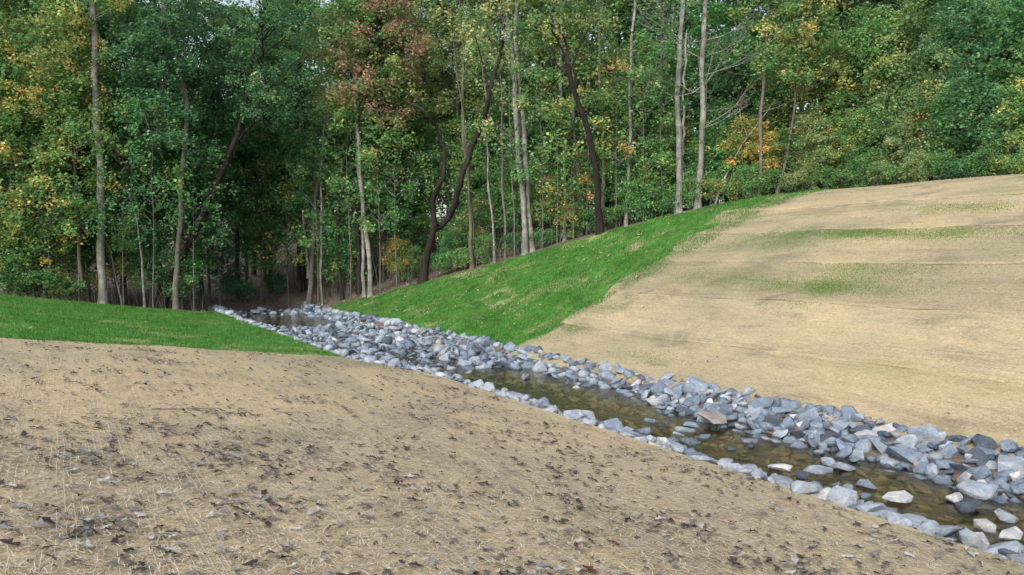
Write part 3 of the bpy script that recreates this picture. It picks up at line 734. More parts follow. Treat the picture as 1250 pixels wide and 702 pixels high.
for q in info[:300]:
    R, flip = leaf_matrix(q, rr); k = rr.randrange(10)
    cn = rr.choices(list(LCOL), [.27, .27, .17, .06, .18, .05])[0]
    W = (LEAFP[k][0] * q[3]) @ np.array(R).T
    o = link('fallen_leaf', LEAF_MESH[k], M_FALLEN_ONE, category='leaf', group='fallen oak leaves on the near straw matting')
    lv = rr.uniform(.85, 1.2); o.color = (*[c * lv for c in LCOL[cn]], 1)
    o.matrix_world = Matrix.Translation((q[0], q[1], q[2] + .030 - W[:, 2].min())) @ R.to_4x4() @ Matrix.Scale(q[3], 4)
    col = 'far left' if q[4] < 160 else 'left' if q[4] < 380 else 'left of centre' if q[4] < 560 else 'right of centre' if q[4] < 800 else 'right'
    row = 'at bottom' if q[5] > 655 else 'low' if q[5] > 610 else 'midway up' if q[5] > 560 else 'high'
    sz = 'large' if q[3] > .115 else 'medium' if q[3] > .085 else 'small'
    o['label'] = f"{sz} {cn} {'upturned' if flip else 'curled'} fallen leaf {row} on near straw, {col}" if col not in ('left of centre', 'right of centre') else f"{sz} {cn} {'upturned' if flip else 'curled'} fallen leaf {row} on near straw, {col}"
by_label = {}
for o in COL.objects:
    if o.name.startswith('fallen_leaf'): by_label.setdefault(o['label'], []).append(o)
for lab, oo in by_label.items():
    if len(oo) > 1:
        oo.sort(key=lambda o: o.location.x / o.location.y)
        for k, o in enumerate(oo): o['label'] = lab + ', ' + (words[k] if k < len(words) else 'farther right')
VV, FF, nv = [], [], 0
def add_leaf(V, Fc, s, R, loc):
    global nv
    W = (V * s) @ np.array(R).T; W = W + np.array([loc[0], loc[1], loc[2] - W[:, 2].min()]); VV.append(W); FF.append(Fc + nv); nv += len(W)
for q in info[300:]:
    R, _ = leaf_matrix(q, rr); k = rr.randrange(10); add_leaf(*LEAFP[k], q[3], R, (q[0], q[1], q[2] + .026))
turf_split = [len(VV)]
for (n, tr, ur, keep) in ((620, (12.5, 26.5), (0, 21), lambda t, u: True), (900, (12.6, 26), (21.5, 42), lambda t, u: lawn_keep_r(t, u)), (120, (-10, 7), (21, 40), lambda t, u: lawn_keep_l(t, u))):
    c = 0
    while c < n:
        t, u = rr.uniform(*tr), rr.uniform(*ur)
        if not keep(t, u): continue
        if rr.random() > .45 + .5 * float(wav(t, u, 1.6, 4)): c += .2; continue
        c += 1; x, y = tu2xy(t, u); ls = rr.uniform(.035, .085) if u < 21 else rr.uniform(.08, .17); z = float(height_tu(t, u)) + (.03 if u < 21 else .075); q = (x, y, z)
        R, _ = leaf_matrix(q, rr); k = rr.randrange(10); add_leaf(*LEAFP[k], ls, R, (x, y, z))
nb = turf_split[0]; nvb = sum(len(v) for v in VV[:nb])
link('fallen_leaves', mesh_np('turf_leaves', np.concatenate(VV[nb:]), np.concatenate(FF[nb:]) - nvb), M_TURFLEAF, kind='stuff', label='tan and yellow leaves dotted over the turf and far straw', category='leaves')
VV, FF = VV[:nb], FF[:nb]
link('fallen_leaves', mesh_np('fallen_leaves', np.concatenate(VV), np.concatenate(FF)), M_FALLEN, kind='stuff', label='scattered dry leaves farther off on the near straw', category='leaves')
VV, FF, nv = [], [], 0
for k in range(5200):
    px = rr.uniform(150, 640); Y = edge_depth(px, rr.uniform(.3, 22)); x = (px - CX) / F_PX * Y
    t, u = xy2tu(x, Y); z = float(height_tu(t, u))
    if z < .02: continue
    R = Matrix.Rotation(rr.uniform(0, 6.28), 3, 'Z') @ Matrix.Rotation(rr.gauss(0, .4), 3, 'X'); kk = rr.randrange(10)
    add_leaf(*LEAFP[kk], rr.uniform(.1, .2), R, (x, Y, z + .01))
link('leaf_litter', mesh_np('leaf_litter', np.concatenate(VV), np.concatenate(FF)), M_LITTER, kind='stuff', label='brown leaf litter covering the woodland floor', category='leaves')

# ------------------------------------------------------------------ trees
def tube(P, R, sides=8):
    """tapered tube along a polyline"""
    P = np.asarray(P, float); n = len(P); V = []
    for i in range(n):
        d = P[min(i + 1, n - 1)] - P[max(i - 1, 0)]; d /= np.linalg.norm(d) + 1e-9
        a = np.cross(d, [0, 1, 0] if abs(d[1]) < .9 else [1, 0, 0]); a /= np.linalg.norm(a); b = np.cross(d, a)
        th = np.arange(sides) / sides * 2 * np.pi
        V.append(P[i] + R[i] * (np.cos(th)[:, None] * a + np.sin(th)[:, None] * b))
    V = np.concatenate(V); i = np.arange(sides); Fq = []
    for k in range(n - 1):
        a0 = k * sides; Fq.append(np.stack([a0 + i, a0 + (i + 1) % sides, a0 + sides + (i + 1) % sides, a0 + sides + i], -1))
    return V, np.concatenate(Fq)
def join(parts):
    VV, FF, nv = [], [], 0
    for V, Fq in parts: VV.append(V); FF.append(Fq + nv); nv += len(V)
    return np.concatenate(VV), np.concatenate(FF)
def leaves_np(C, size, rng, flat=.95):
    """small folded leaves centred on the points C, mostly lying flat as on a spray"""
    n = len(C); yaw = rng.uniform(0, 2 * np.pi, n); nrm = np.stack([rng.normal(0, flat, n), rng.normal(0, flat, n), np.ones(n)], -1); nrm /= np.linalg.norm(nrm, axis=1)[:, None]
    d = np.stack([np.cos(yaw), np.sin(yaw), rng.normal(-.25, .3, n)], -1); d -= nrm * (d * nrm).sum(1)[:, None]; d /= np.linalg.norm(d, axis=1)[:, None]
    s = np.cross(nrm, d); L = size * rng.uniform(.65, 1.3, n)[:, None]; W = L * rng.uniform(.34, .48, n)[:, None]
    lift = nrm * L * .10
    V = np.stack([C - d * L * .5, C + s * W - d * L * .05 + lift, C + d * L * .5, C - s * W - d * L * .05 + lift], 1).reshape(-1, 3)
    b = np.arange(n)[:, None] * 4
    return V, np.concatenate([b + np.array([[0, 1, 2]]), b + np.array([[0, 2, 3]])])

def with_tone(me, tone):
    a = me.attributes.new('tone', 'FLOAT', 'POINT'); a.data.foreach_set('value', np.repeat(tone, 4).astype(np.float32)); return me

def make_crown(seed, h, base, rx, n_spray, per, leaf, shape='oval', droop=.12, spray_r=.75):
    """returns leaf mesh and branch mesh of a crown on a stem of height h whose foliage starts at height base"""
    rng = np.random.default_rng(seed); C, br, tone = [], [], []
    az0 = rng.uniform(0, 6.28)
    lob = [(rng.uniform(0, 6.28), rng.uniform(.5, 1.15)) for _ in range(5)]
    for k in range(n_spray):
        f = rng.random() ** .85; z0 = base + (h - base) * f
        prof = {'oval': math.sin(math.pi * min(1, .12 + .86 * f)) ** .6, 'cone': (1 - f) ** .6 + .12, 'vase': .35 + .65 * math.sin(math.pi * (.15 + .7 * f))}[shape]
        az = az0 + k * 2.399 + rng.normal(0, .4)
        reach = rx * prof * (.4 + .6 * rng.random() ** .6) * (.75 + .35 * math.cos(2 * az + lob[k % 5][0]) * lob[k % 5][1] * .6)
        reach = max(reach, .3)
        rise = reach * rng.uniform(.05, .45) - droop * reach
        zt = min(z0 + rise, h + .2)
        tip = np.array([math.cos(az) * reach, math.sin(az) * reach, zt]); root = np.array([0, 0, max(.3, z0 - reach * .45)])
        mid = (root + tip) / 2 + np.array([0, 0, reach * .12]) + rng.normal(0, .06, 3)
        if k % 2 == 0: br.append(tube([root, mid, tip], [.012 + .012 * reach, .008 + .007 * reach, .004], 4))
        sr = spray_r * rng.uniform(.6, 1.25); n = int(per * rng.uniform(.6, 1.4)); th = rng.uniform(0, 2 * np.pi, n); q = sr * np.sqrt(rng.random(n))
        # leaves gather on a handful of twigs within the spray
        tw = rng.uniform(0, 2 * np.pi, 6); th = tw[rng.integers(0, 6, n)] + rng.normal(0, .30, n)
        px = tip[0] + np.cos(th) * q; py = tip[1] + np.sin(th) * q
        pz = tip[2] - .30 * q ** 2 / sr + rng.normal(0, .26 * sr, n) + .15 * (rng.random() - .3)
        C.append(np.stack([px, py, pz], -1)); tone.append(np.clip(.74 * rng.random() + .26 * rng.random(n), 0, 1))
    C = np.concatenate(C); C[:, 2] = np.maximum(C[:, 2], .12)
    V, Fc = leaves_np(C, leaf, rng)
    return with_tone(mesh_np('crown', V, Fc), np.concatenate(tone)), (mesh_np('branches', *join(br)) if br else None)
def stem_mesh(seed, h, r0, wob=.25, sides=7):
    rng = np.random.default_rng(seed); n = 9; z = np.linspace(-.35, h, n); q = np.cumsum(rng.normal(0, wob / n ** .5, (n, 2)), 0); q -= q[1]; q[0] = q[1]
    q *= np.linspace(0, 1, n)[:, None] ** .7
    R = r0 * (1 - .85 * np.linspace(0, 1, n) ** 1.1); R[0] = r0 * 1.35
    return mesh_np('trunk', *tube(np.column_stack([q, z]), R, sides), True)

PROTO = {
 'tall': [dict(h=h, c=make_crown(20 + i, h, h * b, rx, 190, 92, .16, s)) for i, (h, b, rx, s) in enumerate(((17.5, .32, 3.4, 'oval'), (16, .25, 3.0, 'vase'), (19, .36, 3.6, 'oval')))],
 'mid': [dict(h=h, c=make_crown(40 + i, h, h * b, rx, 125, 90, .145, s)) for i, (h, b, rx, s) in enumerate(((9.5, .24, 2.7, 'oval'), (8.2, .2, 2.5, 'vase'), (10.5, .3, 2.5, 'oval'), (7.4, .16, 2.3, 'cone')))],
 'small': [dict(h=h, c=make_crown(60 + i, h, h * b, rx, 56, 75, .13, s, spray_r=.6)) for i, (h, b, rx, s) in enumerate(((4.6, .28, 1.5, 'vase'), (3.8, .25, 1.4, 'oval'), (5.4, .35, 1.5, 'vase')))],
 'shrub': [dict(h=h, c=make_crown(80 + i, h, .1, rx, 60, 60, .105, s, droop=0, spray_r=.42)) for i, (h, rx, s) in enumerate(((1.7, 1.1, 'oval'), (1.3, 1.2, 'oval'), (2.2, 1.1, 'vase')))],
 'veil': [dict(h=h, c=make_crown(120 + i, h, h * b, rx, 44, 46, .15, 'vase', spray_r=.7)) for i, (h, b, rx) in enumerate(((8.5, .34, 2.3), (10.5, .42, 2.4), (7.0, .3, 2.1)))],
 'high': [dict(h=h, c=make_crown(95 + i, h, h * .62, 3.6, 120, 80, .16, 'oval')) for i, h in enumerate((21, 19))],
}
for kind, lst in PROTO.items():
    for i, p in enumerate(lst):
        p['stem'] = [stem_mesh(300 + 17 * i + j + len(kind), p['h'] * .97, {'tall': .14, 'mid': .075, 'small': .035, 'shrub': .02, 'veil': .035, 'high': .2}[kind]) for j in range(2)]

def plant(name, kind, i, x, y, scale, rot, pal, bark, label, cat, group, widen=1.0):
    p = PROTO[kind][i % len(PROTO[kind])]; z = float(H(x, y))
    root = link(name, None, label=label, category=cat, group=group)
    root.location = (x, y, z); root.rotation_euler = (0, 0, rot); root.scale = (scale * widen, scale * widen, scale)
    link('trunk' if kind != 'shrub' else 'stem', p['stem'][i % 2], B[bark], root)
    if p['c'][1]: link('branches', p['c'][1], B[bark], root)
    link('crown' if kind != 'shrub' else 'foliage', p['c'][0], G[pal], root)
    return root

# --- trunks one can tell apart, traced: (polyline in picture pixels from the foot up, width px foot/top, metres past the wood's edge, bark, extra limbs, crown, label)
def traced(label, pts, w0, w1, off, bark, limbs=(), crown=None, top=None, name='tree', bare=0, pal='green', toward=0.0):
    Y = edge_depth(pts[0][0], off); foot = pts[0]
    P = [at_depth(a, b, Y + .25 * math.sin(i * 1.7 + a) * (toward == 0) - toward * max(0, foot[1] - b) / 250) for i, (a, b) in enumerate(pts)]
    P[0][1] = Y; gz = float(H(P[0][0], P[0][1])); 
    base = np.array([P[0][0], P[0][1], gz - .3])
    root = link(name, None, label=label, category='tree', group='trees standing along the edge of the wood')
    root.location = (base[0], base[1], gz)
    O = np.array([base[0], base[1], gz])
    pts3 = [base] + [p for p in P if p[2] > gz + .15]
    px2m = Y / F_PX; n_vis = len(pts3)
    if top:                                                      # continues above the picture
        d = pts3[-1] - pts3[-2]; d /= np.linalg.norm(d); k = 0
        while pts3[-1][2] < top: 
            d = d + np.array([random.gauss(0, .04), random.gauss(0, .04), .05]); d /= np.linalg.norm(d); pts3.append(pts3[-1] + d * 2.0)
    pts3 = np.array(pts3)
    # refine so that the line bends softly, with a little unevenness
    s = np.concatenate([[0], np.cumsum(np.linalg.norm(np.diff(pts3, axis=0), axis=1))]); q = np.linspace(0, s[-1], max(8, int(s[-1] / .7)))
    C = np.column_stack([np.interp(q, s, pts3[:, k]) for k in range(3)])
    for _ in range(2): C[1:-1] = (C[:-2] + 2 * C[1:-1] + C[2:]) / 4
    wv = np.interp(q, [0, s[n_vis - 1], s[-1] + 1e-6], [w0, w1, w1 * (.25 if top else 1)]) * px2m / 2
    wv = wv * .8; C[2:, 0] += .05 * np.sin(q[2:] * .9 + foot[0]) + .03 * np.sin(q[2:] * 2.3 + foot[0] * 2)
    wv = wv * (1 + .06 * np.sin(q * 2.1 + foot[0])); wv[0] *= 1.7; wv[1] *= 1.12
    V, Fq = tube(C - O, wv, 9); link('trunk', mesh_np('trunk', V, Fq, True), B[bark], root)
    for lp, a, b in limbs:
        Q = np.array([at_depth(c, d, Y + .35 * math.sin(j * 1.3) * (j > 0) - toward * max(0, foot[1] - d) / 250) for j, (c, d) in enumerate(lp)]) - O
        s2 = np.concatenate([[0], np.cumsum(np.linalg.norm(np.diff(Q, axis=0), axis=1))]); q2 = np.linspace(0, s2[-1], max(5, int(s2[-1] / .35)))
        D = np.column_stack([np.interp(q2, s2, Q[:, k]) for k in range(3)]); D[1:-1] += np.random.default_rng(int(lp[0][0])).normal(0, .03, D[1:-1].shape)
        link('limb', mesh_np('limb', *tube(D, np.linspace(a, b, len(D)) * px2m / 2, 7), True), B[bark], root)
    rng = np.random.default_rng(int(foot[0]) + 3)
    for k in range(bare):                                        # leafless side branches, forking
        f = rng.uniform(.22, .95); c = C[int(f * (len(C) - 1))] - O
        if c[2] < 2.2: continue
        az = rng.choice([0, math.pi]) + rng.normal(0, .7); L = rng.uniform(1.6, 4.0) * (1.1 - .4 * f); parts = []
        def grow(p, az, el, L, r, depth):
            n = 5; pts = [p]
            for j in range(n):
                el2 = el + .12 * j + rng.normal(0, .12); az += rng.normal(0, .15)
                pts.append(pts[-1] + np.array([math.cos(az) * math.cos(el2), math.sin(az) * math.cos(el2), math.sin(el2)]) * L / n)
            parts.append(tube(pts, np.linspace(r, r * .3, n + 1), 5))
            if depth:
                for j in (2, 3, 4):
                    grow(pts[j], az + rng.choice([-1, 1]) * rng.uniform(.4, .9), el + rng.normal(.1, .3), L * rng.uniform(.35, .6), r * .5, depth - 1)
        grow(c, az, rng.uniform(.0, .55), L, rng.uniform(.016, .03), 2)
        link('limb', mesh_np('limb', *join(parts)), B[bark], root)
    if crown:
        kind, i, sc, dz = crown; p = PROTO[kind][i]
        tp = C[min(len(C) - 1, int(.9 * len(C)))] - O
        o = link('crown', p['c'][0], G[pal], root); o.scale = (sc, sc, sc); o.rotation_euler = (0, 0, foot[0]); o.location = (tp[0], tp[1], dz - (2.6 if kind == 'high' and (415 < foot[0] < 500 or 630 < foot[0] < 760) else 0))
        if p['c'][1]:
            o2 = link('branches', p['c'][1], B[bark], root); o2.scale = o.scale; o2.rotation_euler = o.rotation_euler; o2.location = o.location
    return root

HI = lambda i, s=1.0, dz=0.0: ('high', i, s, dz)
traced('tall pale grey trunk standing alone at the left turf edge', [(128, 366), (124, 280), (121, 200), (117, 100), (112, 0)], 12, 9, .8, 'pale', (), HI(0), 20, pal='yellowgreen')
traced('slender mossy trunk just left of the tall pale trunk', [(103, 362), (98, 300), (94, 250), (88, 195), (82, 120)], 5.5, 3, .9, 'olive', (), ('mid', 1, .9, 5.5), 11, pal='yellowgreen')
traced('thin upright pole close against the slender mossy trunk', [(98, 361), (98, 325), (96, 290), (90, 240)], 3.5, 2, 1.3, 'grey', (), None, None)
traced('brown trunk at far left rising out of yellowing bushes', [(55, 360), (52, 300), (46, 250), (41, 190), (38, 120)], 7, 5, 3.5, 'brown', (), HI(1), 18, pal='yellowgreen')
traced('thin leaning sapling at far left with two grey stems', [(44, 352), (38, 310), (30, 275)], 2.4, 1.4, 1.2, 'grey', (([(44, 352), (40, 320), (36, 280), (28, 240)], 2, 1.2),))
traced('crooked thin grey sapling right of the tall pale trunk', [(174, 367), (174, 330), (170, 300), (168, 275), (166, 255), (158, 240), (153, 225)], 3.6, 1.8, .8, 'pale', (([(168, 277), (170, 255), (178, 245)], 2, 1.2), ([(160, 280), (147, 265), (135, 255)], 1.4, .9), ([(158, 240), (160, 220), (161, 195)], 1.5, .8)), ('small', 0, .5, 2.0), None)
traced('thin curved sapling beside the foot of the tall pale trunk', [(148, 365), (144, 340), (137, 315), (131, 295), (118, 275)], 3.0, 1.5, .9, 'grey')
traced('grey trunk at the near mouth of the dark hollow', [(212, 374), (214, 330), (219, 280), (222, 230), (225, 190), (229, 150), (224, 100), (215, 60)], 9, 6, .8, 'grey',
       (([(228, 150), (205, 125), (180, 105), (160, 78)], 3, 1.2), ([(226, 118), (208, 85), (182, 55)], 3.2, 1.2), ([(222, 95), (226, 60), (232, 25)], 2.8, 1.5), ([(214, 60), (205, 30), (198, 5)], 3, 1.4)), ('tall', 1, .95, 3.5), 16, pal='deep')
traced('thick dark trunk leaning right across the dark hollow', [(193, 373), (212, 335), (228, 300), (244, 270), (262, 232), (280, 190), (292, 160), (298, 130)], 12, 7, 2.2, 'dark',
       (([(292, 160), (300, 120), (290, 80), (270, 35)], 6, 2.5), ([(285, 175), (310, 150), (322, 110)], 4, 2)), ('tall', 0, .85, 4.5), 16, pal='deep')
traced('thin bare pole deep in the dark hollow', [(303, 335), (303, 300), (302, 250), (304, 200)], 2.8, 2, 9, 'grey', (), None, 9)
traced('bent bare sapling in the middle of the dark hollow', [(360, 325), (352, 300), (340, 282), (330, 275)], 2.2, 1.2, 7, 'grey')
traced('forked grey trunk standing beside the stream\'s far rim', [(376, 370), (379, 335), (382, 300), (384, 270), (386, 240), (391, 210), (394, 170)], 8, 5, .9, 'grey', (([(376, 340), (374, 300), (370, 255)], 4, 3), ([(385, 250), (372, 238), (362, 225), (352, 205)], 2.6, 1.2)), ('mid', 0, .8, 3.6), 15, pal='green')
traced('thin straight grey trunk right of the forked stream trunk', [(393, 366), (392, 320), (391, 270), (392, 220), (395, 180)], 4, 3, 1.2, 'pale', (), None, 12)
traced('dark straight trunk behind the forked stream trunk', [(370, 350), (371, 300), (372, 250), (371, 200), (369, 150), (368, 100)], 8, 6, 5, 'dark', (), HI(0, .9), 18, pal='green')
traced('dark trunk curving left of the dappled twin trunks', [(418, 352), (414, 320), (411, 290), (410, 265), (415, 235), (424, 195)], 6, 4, 1.8, 'dark', (), HI(0, .9), 18, pal='red')
traced('dappled pale trunk on the turf edge left of the green slope', [(453, 351), (450, 310), (445, 260), (440, 220), (436, 170), (434, 130)], 7.5, 6, .4, 'pale', (), HI(1, .95), 18, pal='green')
traced('leaner dappled trunk touching its dappled twin', [(444, 352), (443, 320), (442, 285), (441, 250)], 6, 4, .8, 'pale', (), None, 12)
traced('straight dark trunk close behind the dappled twin trunks', [(438, 342), (437, 300), (434, 250), (432, 210), (431, 150)], 8, 6, 2.6, 'dark', (), HI(0, .9), 18, pal='olive')
traced('dark trunk in shade between the dappled and Y-shaped trees', [(492, 325), (490, 280), (488, 230), (486, 180)], 7, 5, 9, 'dark', (), HI(1, .9), 18, pal='olive')
traced('dark Y-shaped trunk with two crooked limbs', [(516, 334), (522, 305), (529, 277), (533, 272)], 13.5, 9, .2, 'dark',
       (([(529, 279), (541, 273), (552, 260), (559, 235), (565, 212), (573, 190), (580, 172), (589, 150), (596, 130), (597, 112), (603, 90), (611, 72), (614, 50)], 8.5, 4), ([(529, 282), (529, 255), (529, 240), (536, 228), (542, 215), (543, 190), (541, 175), (532, 155), (522, 142), (514, 131), (504, 128), (496, 124)], 7, 2.6), ([(597, 118), (594, 95), (586, 65), (580, 45)], 2, 1.2)), None, None, toward=3.2)
traced('olive-grey trunk right of the Y-shaped tree', [(576, 312), (573, 260), (570, 210), (567, 180), (565, 120)], 6, 4.5, .8, 'olive', (), HI(0, .9, 3.5), 18, pal='olive')
traced('second olive-grey trunk crowding the first beside the Y-shaped tree', [(579, 311), (578, 270), (575, 230), (571, 190)], 4.5, 3, 1.2, 'olive', (), None, 12)
traced('thin pale crooked trunk rising from the turf edge', [(604, 306), (602, 285), (599, 250), (597, 215), (595, 180)], 3.6, 2.6, .6, 'pale', (), None, 11)
traced('thin grey trunk left of the big twin trunks', [(617, 302), (616, 260), (614, 215), (612, 160), (611, 120)], 4, 3, 1, 'grey', (), None, 12)
traced('left stem of the big pale twin trunks at mid slope', [(641, 298), (639, 260), (635, 200), (630, 140), (626, 90), (622, 40)], 9, 7.5, .6, 'pale', (), HI(1), 20, pal='olive')
traced('right stem of the big pale twin trunks at mid slope', [(650, 297), (646, 255), (641, 200), (638, 150), (634, 100), (630, 50)], 8.5, 7, .9, 'pale', (), None, 19)
traced('slim pale trunk well right of the big twin trunks', [(690, 290), (689, 240), (688, 190), (686, 140), (684, 90)], 6, 5, 1.2, 'pale', (), HI(0, .85), 18, pal='olive')
traced('slim grey trunk left of the dark crooked tree', [(709, 285), (706, 240), (703, 190), (701, 140), (699, 80)], 6.5, 5, 1.6, 'pale', (), None, 17)
traced('dark crooked trunk leaning left with clawed top limbs', [(733, 280), (731, 245), (727, 205), (721, 175), (713, 145), (705, 120), (696, 95), (693, 78)], 11, 7, .4, 'dark',
       (([(696, 92), (690, 70), (682, 52), (674, 38)], 3.6, 1.8), ([(694, 80), (693, 62), (688, 45), (684, 40)], 3.2, 1.5), ([(697, 85), (705, 62), (712, 48), (719, 34)], 2.6, 1.2), ([(697, 94), (686, 86), (673, 72)], 2.6, 1.2), ([(703, 108), (702, 92), (695, 80)], 2, 1)), None, None, toward=3.0)
traced('mossy trunk just right of the dark crooked tree', [(739, 276), (737, 230), (735, 180), (734, 130), (733, 70)], 6, 4, .9, 'olive', (), None, 15)
traced('slender pale trunk at the top of the turf slope', [(765, 270), (766, 220), (768, 170), (770, 110), (771, 60), (774, 0)], 5.5, 4, .5, 'pale', (), None, 18, bare=7)
traced('stout pale trunk, left of a bare-branched pair', [(829, 260), (828, 210), (828, 150), (829, 90), (832, 0)], 10, 7, .6, 'pale', (([(832, 258), (833, 215), (834, 160), (835, 110), (838, 40)], 4, 2.2),), None, 20, bare=24)
traced('stout pale trunk, right of a bare-branched pair', [(853, 251), (854, 210), (857, 150), (858, 90), (861, 0)], 9.5, 7, .7, 'pale', (), None, 20, bare=24)
traced('thin leaning bare sapling arching right of the pale pair', [(872, 248), (880, 222), (889, 203), (901, 180), (916, 160), (932, 140), (948, 122)], 3.2, 1.5, .5, 'pale', (([(912, 166), (905, 150), (903, 132)], 1.2, .7),), None, None)
traced('straight grey trunk at the corner where straw meets wood', [(925, 236), (928, 190), (931, 130), (934, 60), (937, 0)], 5.5, 4.5, .9, 'grey', (), None, 19, bare=9)
traced('mossy stem inclined right at the straw corner', [(948, 233), (957, 205), (963, 175), (968, 140), (972, 100)], 4.5, 3, .7, 'olive', (), ('mid', 1, .8, 3), 9, pal='amber')
traced('straight trunk glimpsed through leaves above the straw crest', [(1057, 215), (1058, 150), (1060, 80), (1062, 0)], 5.5, 5, 4, 'grey', (), ('tall', 2, .9, 2), 19, pal='green')
traced('grey trunk in foliage above the right part of the crest', [(1137, 212), (1140, 150), (1143, 90), (1146, 0)], 6, 5, 4.5, 'grey', (), ('tall', 1, .95, 2), 19, pal='green')
traced('forked dark stem at the far right of the straw crest', [(1191, 205), (1190, 190), (1187, 178), (1184, 165)], 3, 2, 1.2, 'dark', (([(1191, 200), (1197, 185), (1200, 172)], 2.4, 1.5),), ('small', 1, .9, .4), None, pal='deep')
traced('dark heavy limb tree with a limb slanting into the top', [(846, 238), (842, 170), (834, 110), (820, 45), (806, 10), (795, -20)], 9, 8, 7, 'dark', (([(820, 44), (800, 20), (782, 8)], 4, 2), ([(834, 112), (812, 98), (788, 88), (765, 82)], 2.5, 1.2)), HI(1, .9), 18, pal='amber')

# --- leafy trees, saplings and shrubs filling the edge of the wood
marks = [(128, 'the tall pale trunk'), (213, 'the hollow\'s grey trunk'), (376, 'the forked stream trunk'), (450, 'the dappled twin trunks'), (530, 'the Y-shaped tree'), (646, 'the big twin trunks'), (732, 'the dark crooked tree'),
         (840, 'the bare-branched pair'), (925, 'the straw-corner trunk'), (1057, 'the crest trunk'), (1140, 'the right crest trunk')]
label_count = {}
def place_word(px, off):
    m = min(marks, key=lambda q: abs(q[0] - px)); dxx = px - m[0]
    side = 'left of' if dxx < -16 else 'right of' if dxx > 16 else 'behind' if off > .9 else 'beside'
    far = 'well ' if abs(dxx) > 48 else ''
    row = 'in front' if off < 2 else 'close behind' if off < 5 else 'farther back' if off < 9.5 else 'deeper in the wood'
    return f'{far}{side} {m[1]}', row
def leafy(kind, i, px, off, scale, pal, bark='grey', widen=1.0, name=None, group=None, label=None):
    Y = edge_depth(px, off); x = (px - CX) / F_PX * Y
    w, row = place_word(px, off)
    noun = {'veil': 'sparse slender tree', 'tall': 'tall leafy tree', 'mid': 'understorey tree', 'small': 'leafy sapling', 'shrub': 'low shrub'}[kind]
    lab = label or f'{GNAME[pal]} {noun} {row}, {w}'
    label_count[lab] = label_count.get(lab, 0) + 1
    return plant(name or {'veil': 'understorey_tree', 'tall': 'tree', 'mid': 'understorey_tree', 'small': 'sapling', 'shrub': 'shrub'}[kind], kind, i, x, Y, scale, rr.uniform(0, 6.28), pal, bark, lab,
                 {'veil': 'tree', 'tall': 'tree', 'mid': 'tree', 'small': 'sapling', 'shrub': 'shrub'}[kind], group or {'veil': 'sparse slender trees in front of the trunks', 'tall': 'tall leafy trees of the wood', 'mid': 'understorey trees of the wood', 'small': 'saplings at the edge of the wood', 'shrub': 'shrubs at the edge of the wood'}[kind], widen)

leafy_list = []
def L_(*a, **k): leafy_list.append((a, k))
# left block, yellowing and green
for (px, off, i, s, pal) in ((8, 1.5, 0, 1.0, 'yellowgreen'), (45, 2.2, 1, 1.15, 'amber'), (84, 1.8, 2, 1.0, 'yellowgreen'), (20, 4.5, 3, 1.2, 'green'), (66, 4.6, 0, 1.2, 'green'), (108, 4.2, 1, 1.1, 'deep'), (-30, 2.5, 2, 1.2, 'yellowgreen'), (150, 5, 2, 1.1, 'green'), (140, 3.4, 3, .9, 'yellowgreen')):
    L_('mid', i, px, off, s, pal)
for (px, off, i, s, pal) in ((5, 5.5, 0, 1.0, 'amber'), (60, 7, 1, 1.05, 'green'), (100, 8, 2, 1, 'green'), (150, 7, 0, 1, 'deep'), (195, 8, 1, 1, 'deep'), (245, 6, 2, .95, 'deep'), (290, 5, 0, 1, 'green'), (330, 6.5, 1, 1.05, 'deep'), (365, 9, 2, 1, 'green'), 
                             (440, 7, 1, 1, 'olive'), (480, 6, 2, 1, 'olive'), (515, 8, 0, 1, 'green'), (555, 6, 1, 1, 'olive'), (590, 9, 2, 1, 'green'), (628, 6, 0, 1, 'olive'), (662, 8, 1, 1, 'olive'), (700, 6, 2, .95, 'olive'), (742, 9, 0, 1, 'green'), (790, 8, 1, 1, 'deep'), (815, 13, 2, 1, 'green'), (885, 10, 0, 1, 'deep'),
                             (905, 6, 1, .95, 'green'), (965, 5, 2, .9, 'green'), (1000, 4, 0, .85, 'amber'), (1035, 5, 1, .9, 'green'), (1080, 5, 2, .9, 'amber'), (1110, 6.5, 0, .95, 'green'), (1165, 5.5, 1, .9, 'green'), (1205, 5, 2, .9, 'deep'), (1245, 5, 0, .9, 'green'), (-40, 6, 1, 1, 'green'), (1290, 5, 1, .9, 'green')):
    L_('tall', i, px, off, s, pal, 'brown' if pal in ('deep', 'green') else 'grey')
